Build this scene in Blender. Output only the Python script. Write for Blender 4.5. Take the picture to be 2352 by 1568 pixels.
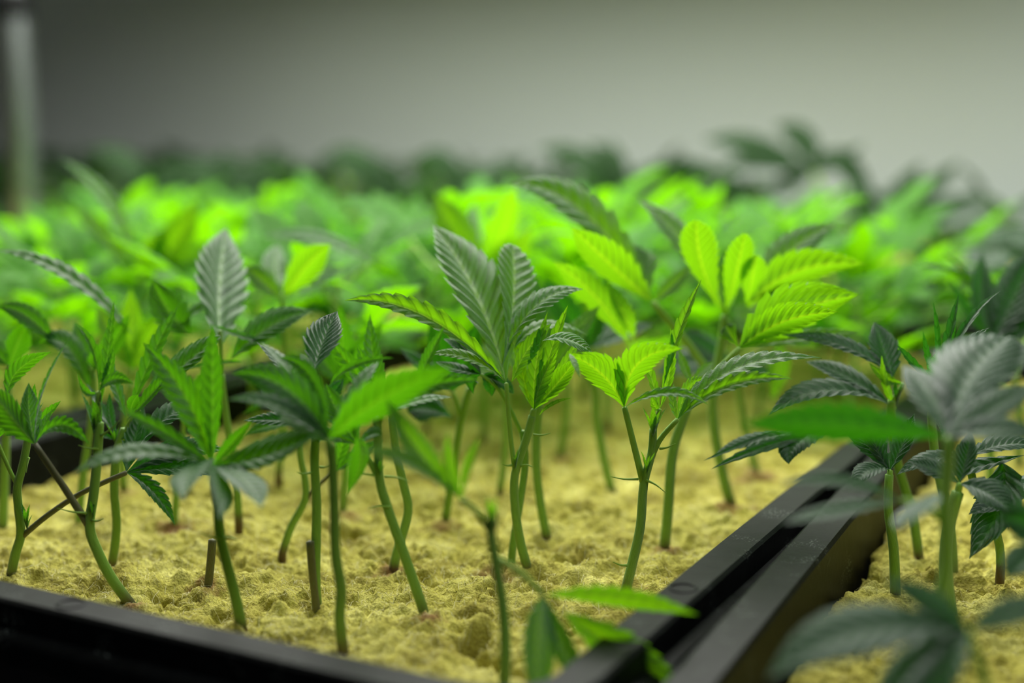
import bpy, math, random
import numpy as np
from mathutils import Vector, Matrix

for _o in list(bpy.data.objects):
    bpy.data.objects.remove(_o)
SC = bpy.context.scene
COL = SC.collection
CM = 0.01
# ------------------------------------------------------------------ camera
# working units: centimetres. x runs along the short tray edge, y along the long one
F_PX, HORIZON, CAM_H = 3240.0, 230.0, 14.0
TILT = math.atan((784 - HORIZON) / F_PX)
CA, SA = 0.883, 0.469


def to_tray(X, Y, Z):
    return Vector((X * CA - Y * SA, X * SA + Y * CA, Z))


def P(px, py, Y):
    """point seen at (px, py) whose distance ahead of the camera is Y cm"""
    dx = (px - 1176) / F_PX
    dy = -(py - 784) / F_PX
    fy = math.cos(TILT) + dy * math.sin(TILT)
    fz = -math.sin(TILT) + dy * math.cos(TILT)
    s = Y / fy
    return to_tray(dx * s, Y, CAM_H + fz * s)


def ground(px, py, z=0.0):
    dx = (px - 1176) / F_PX
    dy = -(py - 784) / F_PX
    fy = math.cos(TILT) + dy * math.sin(TILT)
    fz = -math.sin(TILT) + dy * math.cos(TILT)
    s = (z - CAM_H) / fz
    return to_tray(dx * s, fy * s, z)


CAMP = Vector((0, 0, CAM_H))
cam_d = bpy.data.cameras.new('camera')
cam = bpy.data.objects.new('camera', cam_d)
COL.objects.link(cam)
cam.location = CAMP * CM
fwd = to_tray(0, math.cos(TILT), -math.sin(TILT))
cam.rotation_euler = fwd.to_track_quat('-Z', 'Y').to_euler()
cam_d.sensor_width = 36
cam_d.lens = 36 * F_PX / 2352
cam_d.clip_start = 0.01
cam_d.clip_end = 30
cam_d.dof.use_dof = True
cam_d.dof.focus_distance = 0.405
cam_d.dof.aperture_fstop = 4.2
SC.camera = cam

# ------------------------------------------------------------------ light
w = bpy.data.worlds.new('world')
SC.world = w
w.use_nodes = True
w.node_tree.nodes['Background'].inputs[0].default_value = (0.80, 0.92, 0.95, 1)
w.node_tree.nodes['Background'].inputs[1].default_value = 0.012


def area(name, x, y, z, sx, sy, power, col, rot=(0, 0, 0)):
    l = bpy.data.lights.new(name, 'AREA')
    l.shape = 'RECTANGLE'
    l.size, l.size_y = sx * CM, sy * CM
    l.energy = power
    l.color = col
    o = bpy.data.objects.new(name, l)
    COL.objects.link(o)
    o.location = (x * CM, y * CM, z * CM)
    o.rotation_euler = rot
    return o


area('grow_light', -49, 76, 46, 78, 54, 13.6, (1.0, 0.99, 0.93))
area('room_light', 26, 8, 95, 40, 40, 3.4, (0.92, 0.97, 1.0))
SC.view_settings.view_transform = 'Standard'
SC.view_settings.look = 'None'
SC.view_settings.gamma = 1
SC.view_settings.use_curve_mapping = False
SC.view_settings.exposure = 0.0


# ------------------------------------------------------------------ materials
def mat(name):
    m = bpy.data.materials.new(name)
    m.use_nodes = True
    nt = m.node_tree
    return m, nt, nt.nodes['Principled BSDF'], nt.nodes['Material Output']


def N(nt, t, **kw):
    n = nt.nodes.new(t)
    for k, v in kw.items():
        if k.startswith('i_'):
            n.inputs[k[2:].replace('_', ' ')].default_value = v
        else:
            setattr(n, k, v)
    return n


def ramp(nt, src, stops):
    r = nt.nodes.new('ShaderNodeValToRGB')
    e = r.color_ramp.elements
    while len(e) < len(stops):
        e.new(0.5)
    for k, (p, c) in enumerate(stops):
        e[k].position = p
        e[k].color = (*c, 1)
    nt.links.new(src, r.inputs[0])
    return r


def math_node(nt, op, a, b=None):
    m = nt.nodes.new('ShaderNodeMath')
    m.operation = op
    for i, x in enumerate((a, b)):
        if x is None:
            continue
        if isinstance(x, (int, float)):
            m.inputs[i].default_value = x
        else:
            nt.links.new(x, m.inputs[i])
    return m.outputs[0]


def leaf_material(name, top, under, through, vein, thr=0.45, sheen=0.5):
    m, nt, bs, out = mat(name)
    L = nt.links.new
    uv = N(nt, 'ShaderNodeUVMap')
    sep = N(nt, 'ShaderNodeSeparateXYZ')
    L(uv.outputs[0], sep.inputs[0])
    # lateral veins with painted furrow shade: one per tooth, midrib down the middle
    fr = math_node(nt, 'FRACT', sep.outputs[0])
    d1 = math_node(nt, 'ABSOLUTE', math_node(nt, 'SUBTRACT', fr, 0.5))
    lat = math_node(nt, 'GREATER_THAN', d1, 0.41)
    d2 = math_node(nt, 'ABSOLUTE', math_node(nt, 'SUBTRACT', sep.outputs[1], 0.5))
    mid = math_node(nt, 'LESS_THAN', d2, 0.035)
    vmask = mid
    geo = N(nt, 'ShaderNodeNewGeometry')
    obj = N(nt, 'ShaderNodeTexCoord')
    no = N(nt, 'ShaderNodeTexNoise', i_Scale=90.0, i_Detail=3.0)
    L(obj.outputs['Object'], no.inputs['Vector'])
    fine = N(nt, 'ShaderNodeTexNoise', i_Scale=2200.0, i_Detail=2.0)
    L(obj.outputs['Object'], fine.inputs['Vector'])
    mx = N(nt, 'ShaderNodeMix', data_type='RGBA')
    mx.inputs[6].default_value = (*[c * 0.72 for c in top], 1)
    mx.inputs[7].default_value = (*[min(1, c * 1.25) for c in top], 1)
    L(no.outputs[0], mx.inputs[0])
    mb = N(nt, 'ShaderNodeMix', data_type='RGBA')
    L(geo.outputs['Backfacing'], mb.inputs[0])
    L(mx.outputs[2], mb.inputs[6])
    mb.inputs[7].default_value = (*under, 1)
    mv = N(nt, 'ShaderNodeMix', data_type='RGBA')
    L(vmask, mv.inputs[0])
    L(mb.outputs[2], mv.inputs[6])
    mv.inputs[7].default_value = (*vein, 1)
    ml = N(nt, 'ShaderNodeMix', data_type='RGBA', blend_type='MULTIPLY')
    L(math_node(nt, 'MULTIPLY', lat, 0.5), ml.inputs[0])
    L(mv.outputs[2], ml.inputs[6])
    ml.inputs[7].default_value = (0.35, 0.4, 0.3, 1)  # shade of the furrows, multiplied into the base colour
    L(ml.outputs[2], bs.inputs['Base Color'])
    bs.inputs['Roughness'].default_value = 0.45
    bs.inputs['Specular IOR Level'].default_value = 0.55
    bs.inputs['Sheen Weight'].default_value = sheen
    bs.inputs['Sheen Roughness'].default_value = 0.4
    bs.inputs['Sheen Tint'].default_value = (0.85, 1, 0.9, 1)
    bp = N(nt, 'ShaderNodeBump', i_Strength=0.5, i_Distance=0.0002)
    L(fine.outputs[0], bp.inputs['Height'])
    L(bp.outputs[0], bs.inputs['Normal'])
    tr = N(nt, 'ShaderNodeBsdfTranslucent')
    mt = N(nt, 'ShaderNodeMix', data_type='RGBA')
    mt.inputs[6].default_value = (*through, 1)
    mt.inputs[7].default_value = (through[0] * 1.5, through[1] * 1.1, through[2], 1)
    L(math_node(nt, 'MULTIPLY', vmask, 0.7), mt.inputs[0])
    mtl = N(nt, 'ShaderNodeMix', data_type='RGBA', blend_type='MULTIPLY')
    L(math_node(nt, 'MULTIPLY', lat, 0.6), mtl.inputs[0])
    L(mt.outputs[2], mtl.inputs[6])
    mtl.inputs[7].default_value = (0.55, 0.55, 0.4, 1)
    L(mtl.outputs[2], tr.inputs[0])
    ms = N(nt, 'ShaderNodeMixShader')
    ms.inputs[0].default_value = thr
    L(bs.outputs[0], ms.inputs[1])
    L(tr.outputs[0], ms.inputs[2])
    L(ms.outputs[0], out.inputs[0])
    return m


def stem_material(name, lo, hi, rough=0.5, spots=0.35, foot=None):
    m, nt, bs, out = mat(name)
    L = nt.links.new
    uv = N(nt, 'ShaderNodeUVMap')
    sep = N(nt, 'ShaderNodeSeparateXYZ')
    L(uv.outputs[0], sep.inputs[0])
    mp = N(nt, 'ShaderNodeMapping')
    mp.inputs['Scale'].default_value = (6, 14, 1)
    L(uv.outputs[0], mp.inputs[0])
    no = N(nt, 'ShaderNodeTexNoise', i_Scale=3.0, i_Detail=4.0)
    L(mp.outputs[0], no.inputs['Vector'])
    r = ramp(nt, no.outputs[0], [(0.3, lo), (0.7, hi)])
    last = r.outputs[0]
    if foot:
        k = math_node(nt, 'SUBTRACT', math_node(nt, 'MULTIPLY', no.outputs[0], 0.35), sep.outputs[0])
        k = math_node(nt, 'MULTIPLY', k, 9.0)
        cl = N(nt, 'ShaderNodeClamp')
        L(k, cl.inputs[0])
        mx = N(nt, 'ShaderNodeMix', data_type='RGBA')
        L(cl.outputs[0], mx.inputs[0])
        L(last, mx.inputs[6])
        mx.inputs[7].default_value = (*foot, 1)
        last = mx.outputs[2]
    L(last, bs.inputs['Base Color'])
    bs.inputs['Roughness'].default_value = rough
    bs.inputs['Sheen Weight'].default_value = 0.25
    bs.inputs['Subsurface Weight'].default_value = 0.0
    st = N(nt, 'ShaderNodeTexWave', i_Scale=3.0, i_Distortion=1.0, bands_direction='Y')
    L(uv.outputs[0], st.inputs['Vector'])
    bp = N(nt, 'ShaderNodeBump', i_Strength=0.35, i_Distance=0.0004)
    L(st.outputs[0], bp.inputs['Height'])
    L(bp.outputs[0], bs.inputs['Normal'])
    return m


M = {}
M['leaf'] = leaf_material('leaf_green', (0.028, 0.105, 0.020), (0.07, 0.20, 0.045), (0.30, 0.76, 0.004), (0.19, 0.34, 0.11), 0.42, 0.75)
M['leaf_dim'] = leaf_material('leaf_dim_lit_green', (0.026, 0.095, 0.018), (0.05, 0.15, 0.03), (0.15, 0.56, 0.004), (0.16, 0.30, 0.09), 0.40, 0.5)  # copy of the leaf green with the front left's weaker light in its colours
M['leaf_shaded'] = leaf_material('leaf_shaded_green', (0.020, 0.055, 0.022), (0.03, 0.12, 0.02), (0.06, 0.42, 0.004), (0.07, 0.12, 0.06), 0.28, 0.85)  # darker leaf copy: the shade beside the lamp is in its colours
M['leaf_far'] = leaf_material('leaf_mid_green', (0.050, 0.19, 0.008), (0.04, 0.14, 0.01), (0.24, 0.74, 0.002), (0.12, 0.30, 0.04), 0.40, 0.03)
M['leaf_wall_shaded'] = leaf_material('leaf_wall_shaded_green', (0.012, 0.045, 0.008), (0.015, 0.07, 0.01), (0.06, 0.26, 0.004), (0.03, 0.08, 0.02), 0.25, 0.05)  # leaf copy darkened to stand for the unlit plants along the wall
for k_ in ('leaf_far', 'leaf_wall_shaded'):
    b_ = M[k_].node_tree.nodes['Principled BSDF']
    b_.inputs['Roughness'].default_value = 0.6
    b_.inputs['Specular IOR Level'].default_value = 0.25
M['stem'] = stem_material('stem_green', (0.16, 0.36, 0.025), (0.30, 0.56, 0.07), foot=(0.11, 0.055, 0.02))
M['petiole'] = stem_material('petiole_green', (0.22, 0.46, 0.03), (0.34, 0.60, 0.06))
M['purple'] = stem_material('petiole_purple', (0.12, 0.06, 0.035), (0.14, 0.20, 0.045))


def simple(name, col, rough=0.5, metal=0.0, spec=0.5, noise=None, bump=None, scale=30):
    m, nt, bs, out = mat(name)
    L = nt.links.new
    bs.inputs['Base Color'].default_value = (*col, 1)
    bs.inputs['Roughness'].default_value = rough
    bs.inputs['Metallic'].default_value = metal
    bs.inputs['Specular IOR Level'].default_value = spec
    tc = N(nt, 'ShaderNodeTexCoord')
    if noise:
        no = N(nt, 'ShaderNodeTexNoise', i_Scale=float(scale), i_Detail=6.0)
        L(tc.outputs['Object'], no.inputs['Vector'])
        r = ramp(nt, no.outputs[0], [(0.35, col), (0.72, noise)])
        L(r.outputs[0], bs.inputs['Base Color'])
    if bump:
        nb = N(nt, 'ShaderNodeTexNoise', i_Scale=float(bump[0]), i_Detail=5.0)
        L(tc.outputs['Object'], nb.inputs['Vector'])
        bp = N(nt, 'ShaderNodeBump', i_Strength=bump[1], i_Distance=0.0006)
        L(nb.outputs[0], bp.inputs['Height'])
        L(bp.outputs[0], bs.inputs['Normal'])
    return m


def wool_material():
    m, nt, bs, out = mat('yellow_growing_wool')
    L = nt.links.new
    tc = N(nt, 'ShaderNodeTexCoord')
    big = N(nt, 'ShaderNodeTexNoise', i_Scale=55.0, i_Detail=5.0, i_Roughness=0.6)
    L(tc.outputs['Object'], big.inputs['Vector'])
    r = ramp(nt, big.outputs[0], [(0.32, (0.26, 0.225, 0.026)), (0.50, (0.48, 0.44, 0.075)), (0.72, (0.68, 0.65, 0.19))])
    # matted fibres
    wv = N(nt, 'ShaderNodeTexNoise', i_Scale=300.0, i_Detail=3.0)
    L(tc.outputs['Object'], wv.inputs['Vector'])
    vm = N(nt, 'ShaderNodeMapping')
    vm.inputs['Scale'].default_value = (1300, 1500, 1300)
    L(tc.outputs['Object'], vm.inputs[0])
    sc = N(nt, 'ShaderNodeMix', data_type='RGBA', blend_type='ADD')
    sc.inputs[0].default_value = 1.0
    L(vm.outputs[0], sc.inputs[6])
    L(wv.outputs['Color'], sc.inputs[7])
    fb = N(nt, 'ShaderNodeTexNoise', i_Scale=1.0, i_Detail=3.0)
    L(sc.outputs[2], fb.inputs['Vector'])
    mx = N(nt, 'ShaderNodeMix', data_type='RGBA', blend_type='MULTIPLY')
    mx.inputs[0].default_value = 0.55
    L(r.outputs[0], mx.inputs[6])
    fr = ramp(nt, fb.outputs[0], [(0.3, (0.45, 0.40, 0.30)), (0.6, (1.2, 1.2, 1.15))])
    L(fr.outputs[0], mx.inputs[7])
    st = N(nt, 'ShaderNodeAttribute', attribute_name='stain')
    ms = N(nt, 'ShaderNodeMix', data_type='RGBA')
    L(st.outputs['Fac'], ms.inputs[0])
    L(mx.outputs[2], ms.inputs[6])
    ms.inputs[7].default_value = (0.20, 0.075, 0.03, 1)
    L(ms.outputs[2], bs.inputs['Base Color'])
    bs.inputs['Roughness'].default_value = 0.8
    bs.inputs['Specular IOR Level'].default_value = 0.25
    bp = N(nt, 'ShaderNodeBump', i_Strength=0.9, i_Distance=0.0007)
    L(fb.outputs[0], bp.inputs['Height'])
    L(bp.outputs[0], bs.inputs['Normal'])
    return m


M['wool'] = wool_material()
M['fibre'] = simple('wool_fibre', (0.62, 0.58, 0.25), 0.6)
M['tray'] = simple('black_tray_plastic', (0.004, 0.0045, 0.0045), 0.45, spec=0.10, noise=(0.009, 0.010, 0.010), bump=(400, 0.12), scale=160)
def dusty(m):
    nt = m.node_tree; L = nt.links.new; bs = nt.nodes['Principled BSDF']
    tc = N(nt, 'ShaderNodeTexCoord')
    a_ = N(nt, 'ShaderNodeTexNoise', i_Scale=1500.0, i_Detail=4.0)
    b_ = N(nt, 'ShaderNodeTexNoise', i_Scale=75.0, i_Detail=3.0)
    L(tc.outputs['Object'], a_.inputs['Vector']); L(tc.outputs['Object'], b_.inputs['Vector'])
    k_ = math_node(nt, 'MULTIPLY', ramp(nt, a_.outputs[0], [(0.56, (0, 0, 0)), (0.66, (1, 1, 1))]).outputs[0], ramp(nt, b_.outputs[0], [(0.57, (0, 0, 0)), (0.70, (1, 1, 1))]).outputs[0])
    mx = N(nt, 'ShaderNodeMix', data_type='RGBA')
    L(k_, mx.inputs[0])
    L(bs.inputs['Base Color'].links[0].from_socket, mx.inputs[6])
    mx.inputs[7].default_value = (0.22, 0.25, 0.22, 1)
    L(mx.outputs[2], bs.inputs['Base Color'])


dusty(M['tray'])
M['wall'] = simple('wall_paint', (0.76, 0.86, 0.79), 0.75, spec=0.2)
M['bench'] = simple('bench_white', (0.55, 0.52, 0.56), 0.5)
M['floor'] = simple('floor_concrete', (0.10, 0.10, 0.10), 0.7, noise=(0.13, 0.13, 0.13), scale=8)
M['chrome'] = simple('galvanised_steel', (0.36, 0.40, 0.39), 0.30, metal=1.0, noise=(0.42, 0.47, 0.45), scale=25)
M['stain'] = simple('brown_root_stain', (0.16, 0.08, 0.035), 0.85)


# ------------------------------------------------------------------ mesh helpers
class MB:
    def __init__(s):
        s.v, s.f, s.uv, s.n = [], [], [], 0

    def grid(s, pts, uvs, rows, cols):
        """pts rows*cols list; uvs matching"""
        b = s.n
        s.v.extend(pts)
        s.n += rows * cols
        for i in range(rows - 1):
            for j in range(cols - 1):
                a = b + i * cols + j
                q = (a, a + 1, a + cols + 1, a + cols)
                s.f.append(q)
                s.uv.extend([uvs[k - b] for k in q])

    def tube(s, path, radii, seg=8, cap=True):
        path = [Vector(p) for p in path]
        n = len(path)
        pts, uvs = [], []
        ref = Vector((0.3, -0.9, 0.1))
        for i, p in enumerate(path):
            t = (path[min(i + 1, n - 1)] - path[max(i - 1, 0)]).normalized()
            a = t.cross(ref)
            if a.length < 1e-4:
                a = t.cross(Vector((1, 0, 0)))
            a.normalize()
            b = t.cross(a)
            for k in range(seg + 1):
                g = 2 * math.pi * k / seg
                rr = radii[i] * (1 + 0.05 * math.cos(3 * g))
                pts.append(p + (a * math.cos(g) + b * math.sin(g)) * rr)
                uvs.append((i / (n - 1), k / seg * 3))
        # ring closed by a doubled seam column
        s.grid([tuple(q) for q in pts], uvs, n, seg + 1)
        if cap:
            for i in (0, n - 1):
                b0 = s.n
                off = path[1] - path[0] if i == 0 else path[-1] - path[-2]
                off = off.normalized() * radii[i] * (0.5 if i else -0.3)
                s.v.append(tuple(path[i] + off))
                s.n += 1
                base = s.n - 1 - n * (seg + 1) + i * (seg + 1) if i == 0 else None
                start = (b0 - n * (seg + 1)) if i == 0 else (b0 - 1 - (seg + 1))
                for k in range(seg):
                    a, c = start + k, start + k + 1
                    q = (b0, c, a) if i == 0 else (b0, a, c)
                    s.f.append(q)
                    u = 0.0 if i == 0 else 1.0
                    s.uv.extend([(u, 0.5)] * 3)

    def box(s, x0, x1, y0, y1, z0, z1):
        b = s.n
        for z in (z0, z1):
            for (x, y) in ((x0, y0), (x1, y0), (x1, y1), (x0, y1)):
                s.v.append((x, y, z))
        s.n += 8
        for q in ((0, 3, 2, 1), (4, 5, 6, 7), (0, 1, 5, 4), (1, 2, 6, 5), (2, 3, 7, 6), (3, 0, 4, 7)):
            s.f.append(tuple(b + k for k in q))
            s.uv.extend([(0, 0), (1, 0), (1, 1), (0, 1)])

    def mesh(s, name, m, smooth=True, origin=(0, 0, 0)):
        me = bpy.data.meshes.new(name)
        v = (np.array([tuple(p) for p in s.v]) - np.array(origin)) * CM
        me.from_pydata(v.tolist(), [], s.f)
        uvl = me.uv_layers.new(name='UVMap')
        uvl.data.foreach_set('uv', np.array(s.uv, dtype=np.float32).ravel())
        if smooth:
            me.polygons.foreach_set('use_smooth', [True] * len(s.f))
        me.materials.append(m)
        me.update()
        return me

    def build(s, name, m, parent=None, smooth=True, origin=None):
        """origin: world cm point that becomes the object's origin (default: its parent's)"""
        po = Vector(parent['_o']) if parent is not None else Vector((0, 0, 0))
        og = Vector(origin) if origin is not None else po
        o = bpy.data.objects.new(name, s.mesh(name, m, smooth, tuple(og)))
        COL.objects.link(o)
        if parent is not None:
            o.parent = parent
        o.location = (og - po) * CM
        o['_o'] = tuple(og)
        return o


def thing(name, label, cat, loc, group=None):
    o = bpy.data.objects.new(name, None)
    COL.objects.link(o)
    o.empty_display_size = 0.01
    o.location = Vector(loc) * CM
    o['_o'] = tuple(loc)
    o['label'] = label
    o['category'] = cat
    if group:
        o['group'] = group
    return o


def smooth_path(pts, sub=4):
    """Catmull-Rom through the points"""
    pts = [Vector(p) for p in pts]
    if len(pts) < 3:
        return [pts[0].lerp(pts[-1], k / (sub + 1)) for k in range(sub + 2)]
    out = []
    n = len(pts)
    for i in range(n - 1):
        p0 = pts[max(i - 1, 0)]
        p1, p2 = pts[i], pts[i + 1]
        p3 = pts[min(i + 2, n - 1)]
        for k in range(sub):
            t = k / sub
            out.append(0.5 * ((2 * p1) + (p2 - p0) * t + (2 * p0 - 5 * p1 + 4 * p2 - p3) * t * t + (3 * p1 - p0 - 3 * p2 + p3) * t ** 3))
    out.append(pts[-1])
    return out


def lerp_r(rs, n):
    rs = list(rs)
    return [float(np.interp(i / (n - 1) * (len(rs) - 1), range(len(rs)), rs)) for i in range(n)]


def leaflet(mb, p0, p1, p2, width, nrm, fold=0.35, teeth=13, across=4, twist=0.0, corr=1.0, blunt=0.0, sweep=1.8):
    """serrated lance-shaped blade on the midrib p0-p1-p2; nrm points out of the upper side.
    every tooth has its own vein furrow swept forward and a raised pad between furrows"""
    p0, p1, p2, nrm = Vector(p0), Vector(p1), Vector(p2), Vector(nrm)
    L = (p1 - p0).length + (p2 - p1).length
    rows = teeth * 3 + 1
    cols = across * 2 + 1
    hw = width / 2
    pts, uvs = [], []
    pat = (0.0, 0.85, 0.75)
    ea, eb = 1.15 + blunt * 1.3, 1.2 - blunt * 1.1
    emax = (ea / (ea + eb)) ** ea * (eb / (ea + eb)) ** eb
    for i in range(rows):
        s = i / (rows - 1)
        ph = i % 3
        tooth = (0.86, 0.97, 1.10)[ph] if 0 < i < rows - 1 else 0.9
        for j in range(-across, across + 1):
            t = j / across
            a = abs(t)
            e0 = math.sin(math.pi * s) ** 0.6
            sw = sweep * a * hw * e0 / L * (1 - s) ** 0.35
            ss = min(1.0, s + sw * (1 + (0.22 if (ph == 2 and a == 1) else 0)))
            env = 1.06 * (ss ** ea) * ((1 - ss) ** eb) / emax
            env = min(env, 1.15)
            c = p0 * (1 - ss) ** 2 + p1 * 2 * ss * (1 - ss) + p2 * ss * ss
            T = ((p1 - p0) * (1 - ss) + (p2 - p1) * ss).normalized()
            n = nrm - T * nrm.dot(T)
            n.normalize()
            S = T.cross(n)
            if twist:
                g = twist * ss
                n, S = n * math.cos(g) + S * math.sin(g), S * math.cos(g) - n * math.sin(g)
            wdt = hw * env * (1 + (tooth - 1) * a * a)
            fo = fold * (1 - 0.5 * ss)
            h = pat[ph] * min(a, 0.35) / 0.35 * hw * 0.20 * corr * min(1, env * 1.5)
            if a == 1:
                h *= 0.5
            q = c + S * (t * wdt * math.cos(fo)) + n * (a * wdt * math.sin(fo) - 0.10 * a * a * wdt + h)
            if j == 0:
                q -= n * hw * 0.04
            pts.append(tuple(q))
            uvs.append((s * teeth + 0.0, 0.5 + 0.5 * t))
    mb.grid(pts, uvs, rows, cols)


def view_normal(p0, p2, roll):
    """normal of a blade turned by roll degrees from facing the lens; + turns its lit side up"""
    T = (p2 - p0).normalized()
    c = (p0 + p2) / 2
    v = (CAMP - c).normalized()
    n0 = (v - T * v.dot(T)).normalized()
    B = T.cross(n0)
    if abs(B.z) < 0.12:
        if B.x < 0:
            B = -B
    elif B.z < 0:
        B = -B
    r = math.radians(roll)
    n = n0 * math.cos(r) + B * math.sin(r)
    return n if n.z >= 0 else -n


PX = lambda px, Y: px * Y / F_PX  # size in px at distance Y -> cm


def plant(label, Y, stem, rad=(11, 9), leaves=(), buds=(), stip=(), mat_='leaf', group=None, smat='stem'):
    """a cutting described by what is seen: every point is (x, y, distance offset)"""
    pt = lambda q: P(q[0], q[1], Y + (q[2] if len(q) > 2 else 0))
    base = pt(stem[0])
    green = 'leaf_dim' if stem[0][0] < 1100 and Y < 48 else 'leaf'
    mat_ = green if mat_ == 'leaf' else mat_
    root = thing('cannabis_cutting', label, 'plant', (base.x, base.y, 0), group)
    mb = MB()
    path = smooth_path([pt(q) for q in stem])
    path.insert(0, path[0] - Vector((0, 0, 0.5)))
    mb.tube(path, lerp_r([PX(r, Y) for r in rad], len(path)), 10)
    mb.build('stem', M[smat], root)
    for lf in leaves:
        pet, pw, lfl = lf[0], lf[1], lf[2]
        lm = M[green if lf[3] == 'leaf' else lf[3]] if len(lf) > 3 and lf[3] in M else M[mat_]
        pm = M[lf[4]] if len(lf) > 4 else M['petiole']
        hub = pt(pet[-1])
        mb = MB()
        if len(pet) > 1:
            pp = smooth_path([pt(q) for q in pet])
            mb.tube(pp, lerp_r([PX(pw, Y) * 1.05, PX(pw, Y) * 0.85], len(pp)), 8)
        else:
            mb.tube([hub - Vector((0, 0, 0.12)), hub, hub + Vector((0, 0, 0.1))], [PX(pw, Y) * 0.7, PX(pw, Y), PX(pw, Y) * 0.5], 8)
        lo = mb.build('leaf', pm, root, origin=hub)
        hd = pet[-1][2] if len(pet[-1]) > 2 else 0
        for q in lfl:
            tx, ty, td, cx, cy, wd, roll = q[:7]
            fold = q[7] if len(q) > 7 else 0.35
            b = q[8] if len(q) > 8 and q[8] else pet[-1]
            bl = q[9] if len(q) > 9 else 0.0
            bd = b[2] if len(b) > 2 else hd
            p0, p2 = P(b[0], b[1], Y + bd), P(tx, ty, Y + td)
            p1 = P(cx, cy, Y + (bd + td) / 2)
            p1 = p1 * 1.0
            n = view_normal(p0, p2, roll)
            mb = MB()
            wcm = PX(wd, Y + (bd + td) / 2)
            teeth = 11 if wd > 45 else (9 if wd > 25 else 6)
            leaflet(mb, p0, p1, p2, wcm, n, fold, teeth, 4 if wd > 25 else 2, blunt=bl)
            mb.build('leaflet', lm, lo, origin=hub)
    rnd = random.Random(int(stem[0][0] * 7 + stem[0][1]))
    for (x, y, d, size, n, spread) in buds:
        mb = MB()
        c = P(x, y, Y + d)
        sz = PX(size, Y)
        for k in range(n):
            g = k * 2.4 + rnd.random()
            sp = spread * (0.3 + 0.7 * rnd.random())
            dr = Vector((math.cos(g) * sp, math.sin(g) * sp, 1)).normalized()
            ln = sz * (0.55 + 0.45 * rnd.random())
            p2 = c + dr * ln
            p1 = c + dr * ln * 0.5 + Vector((0, 0, ln * 0.08))
            nn = Vector((-math.cos(g), -math.sin(g), 0.3))
            leaflet(mb, c - Vector((0, 0, sz * 0.06)), p1, p2, ln * (0.14 + 0.08 * rnd.random()), nn, 0.7, 7, 2)
        mb.build('bud', M[mat_], root, origin=c)
    for (x0, y0, x1, y1) in stip:
        mb = MB()
        a, b = P(x0, y0, Y - 0.1), P(x1, y1, Y - 0.3)
        m_ = (a + b) / 2 + Vector((0, 0, -0.04 if y1 < y0 else 0.05))
        mb.tube(smooth_path([a, m_, b], 3), [PX(3.4, Y) * (1 - 0.8 * i / 6) for i in range(7)], 5)
        mb.build('stipule', M['petiole'], root)
    return root


# ------------------------------------------------------------------ noise for the wool
_rng = np.random.RandomState(7)
_tab = _rng.rand(256, 256)


def vnoise(x, y):
    xi, yi = np.floor(x).astype(int), np.floor(y).astype(int)
    fx, fy = x - xi, y - yi
    fx, fy = fx * fx * (3 - 2 * fx), fy * fy * (3 - 2 * fy)
    g = lambda a, b: _tab[a % 256, b % 256]
    return (g(xi, yi) * (1 - fx) * (1 - fy) + g(xi + 1, yi) * fx * (1 - fy) + g(xi, yi + 1) * (1 - fx) * fy + g(xi + 1, yi + 1) * fx * fy)


def fbm(x, y, o=4):
    s, a, t = 0, 1.0, 0
    for k in range(o):
        s = s + a * (vnoise(x * 2 ** k + 17 * k, y * 2 ** k + 5 * k) - 0.5)
        t += a
        a *= 0.55
    return s / t


# ------------------------------------------------------------------ the room
def struct(o):
    o['kind'] = 'structure'
    return o


mb = MB(); mb.box(-420, 160, 152, 160, -90, 150)
struct(mb.build('wall_back', M['wall'], smooth=False))
mb = MB(); mb.box(-420, 160, -120, 160, -94, -90)
struct(mb.build('floor', M['floor'], smooth=False))

bench = thing('growing_bench', 'pale bench under the black trays, seen between the far plants', 'bench', (-110, 20, -90))
mb = MB(); mb.box(-330, 60, 22.5, 148, -7.4, -5.4)
mb.build('bench_top', M['bench'], bench, smooth=False)
for bx in (-325, -110, 52):
    for by in (26, 142):
        mb = MB(); mb.box(bx, bx + 4, by, by + 4, -90, -7.4)
        mb.build('leg', M['chrome'], bench, smooth=False)

pole = thing('steel_pole', 'shiny round steel pole standing at the far end of the plants', 'pole', (-93.3, 86, -5.4))
mb = MB()
pc = P(38, 250, 120)
pt_, pb_ = P(28, 0, 120), P(55, 430, 120)
dirv = (pt_ - pb_).normalized()
top = pb_ + dirv * 60
bot = pb_ + dirv * ((-5.4 - pb_.z) / dirv.z)
pole.location = bot * CM; pole['_o'] = tuple(bot)
mb.tube([bot, pb_, pt_, top], [1.25] * 4, 32)
mb.build('tube', M['chrome'], pole)
mb = MB()
k1, k2 = bot, bot + dirv * 1.2
mb.tube([k1, k2], [2.2, 2.2], 24)
mb.build('foot_plate', M['chrome'], pole)
mb = MB()
k1, k2 = P(27, -20, 120), P(30, 38, 120)
mb.tube([k1, k1.lerp(k2, 0.5), k2], [1.45, 1.5, 1.45], 32)
mb.build('collar', M['tray'], pole)

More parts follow.
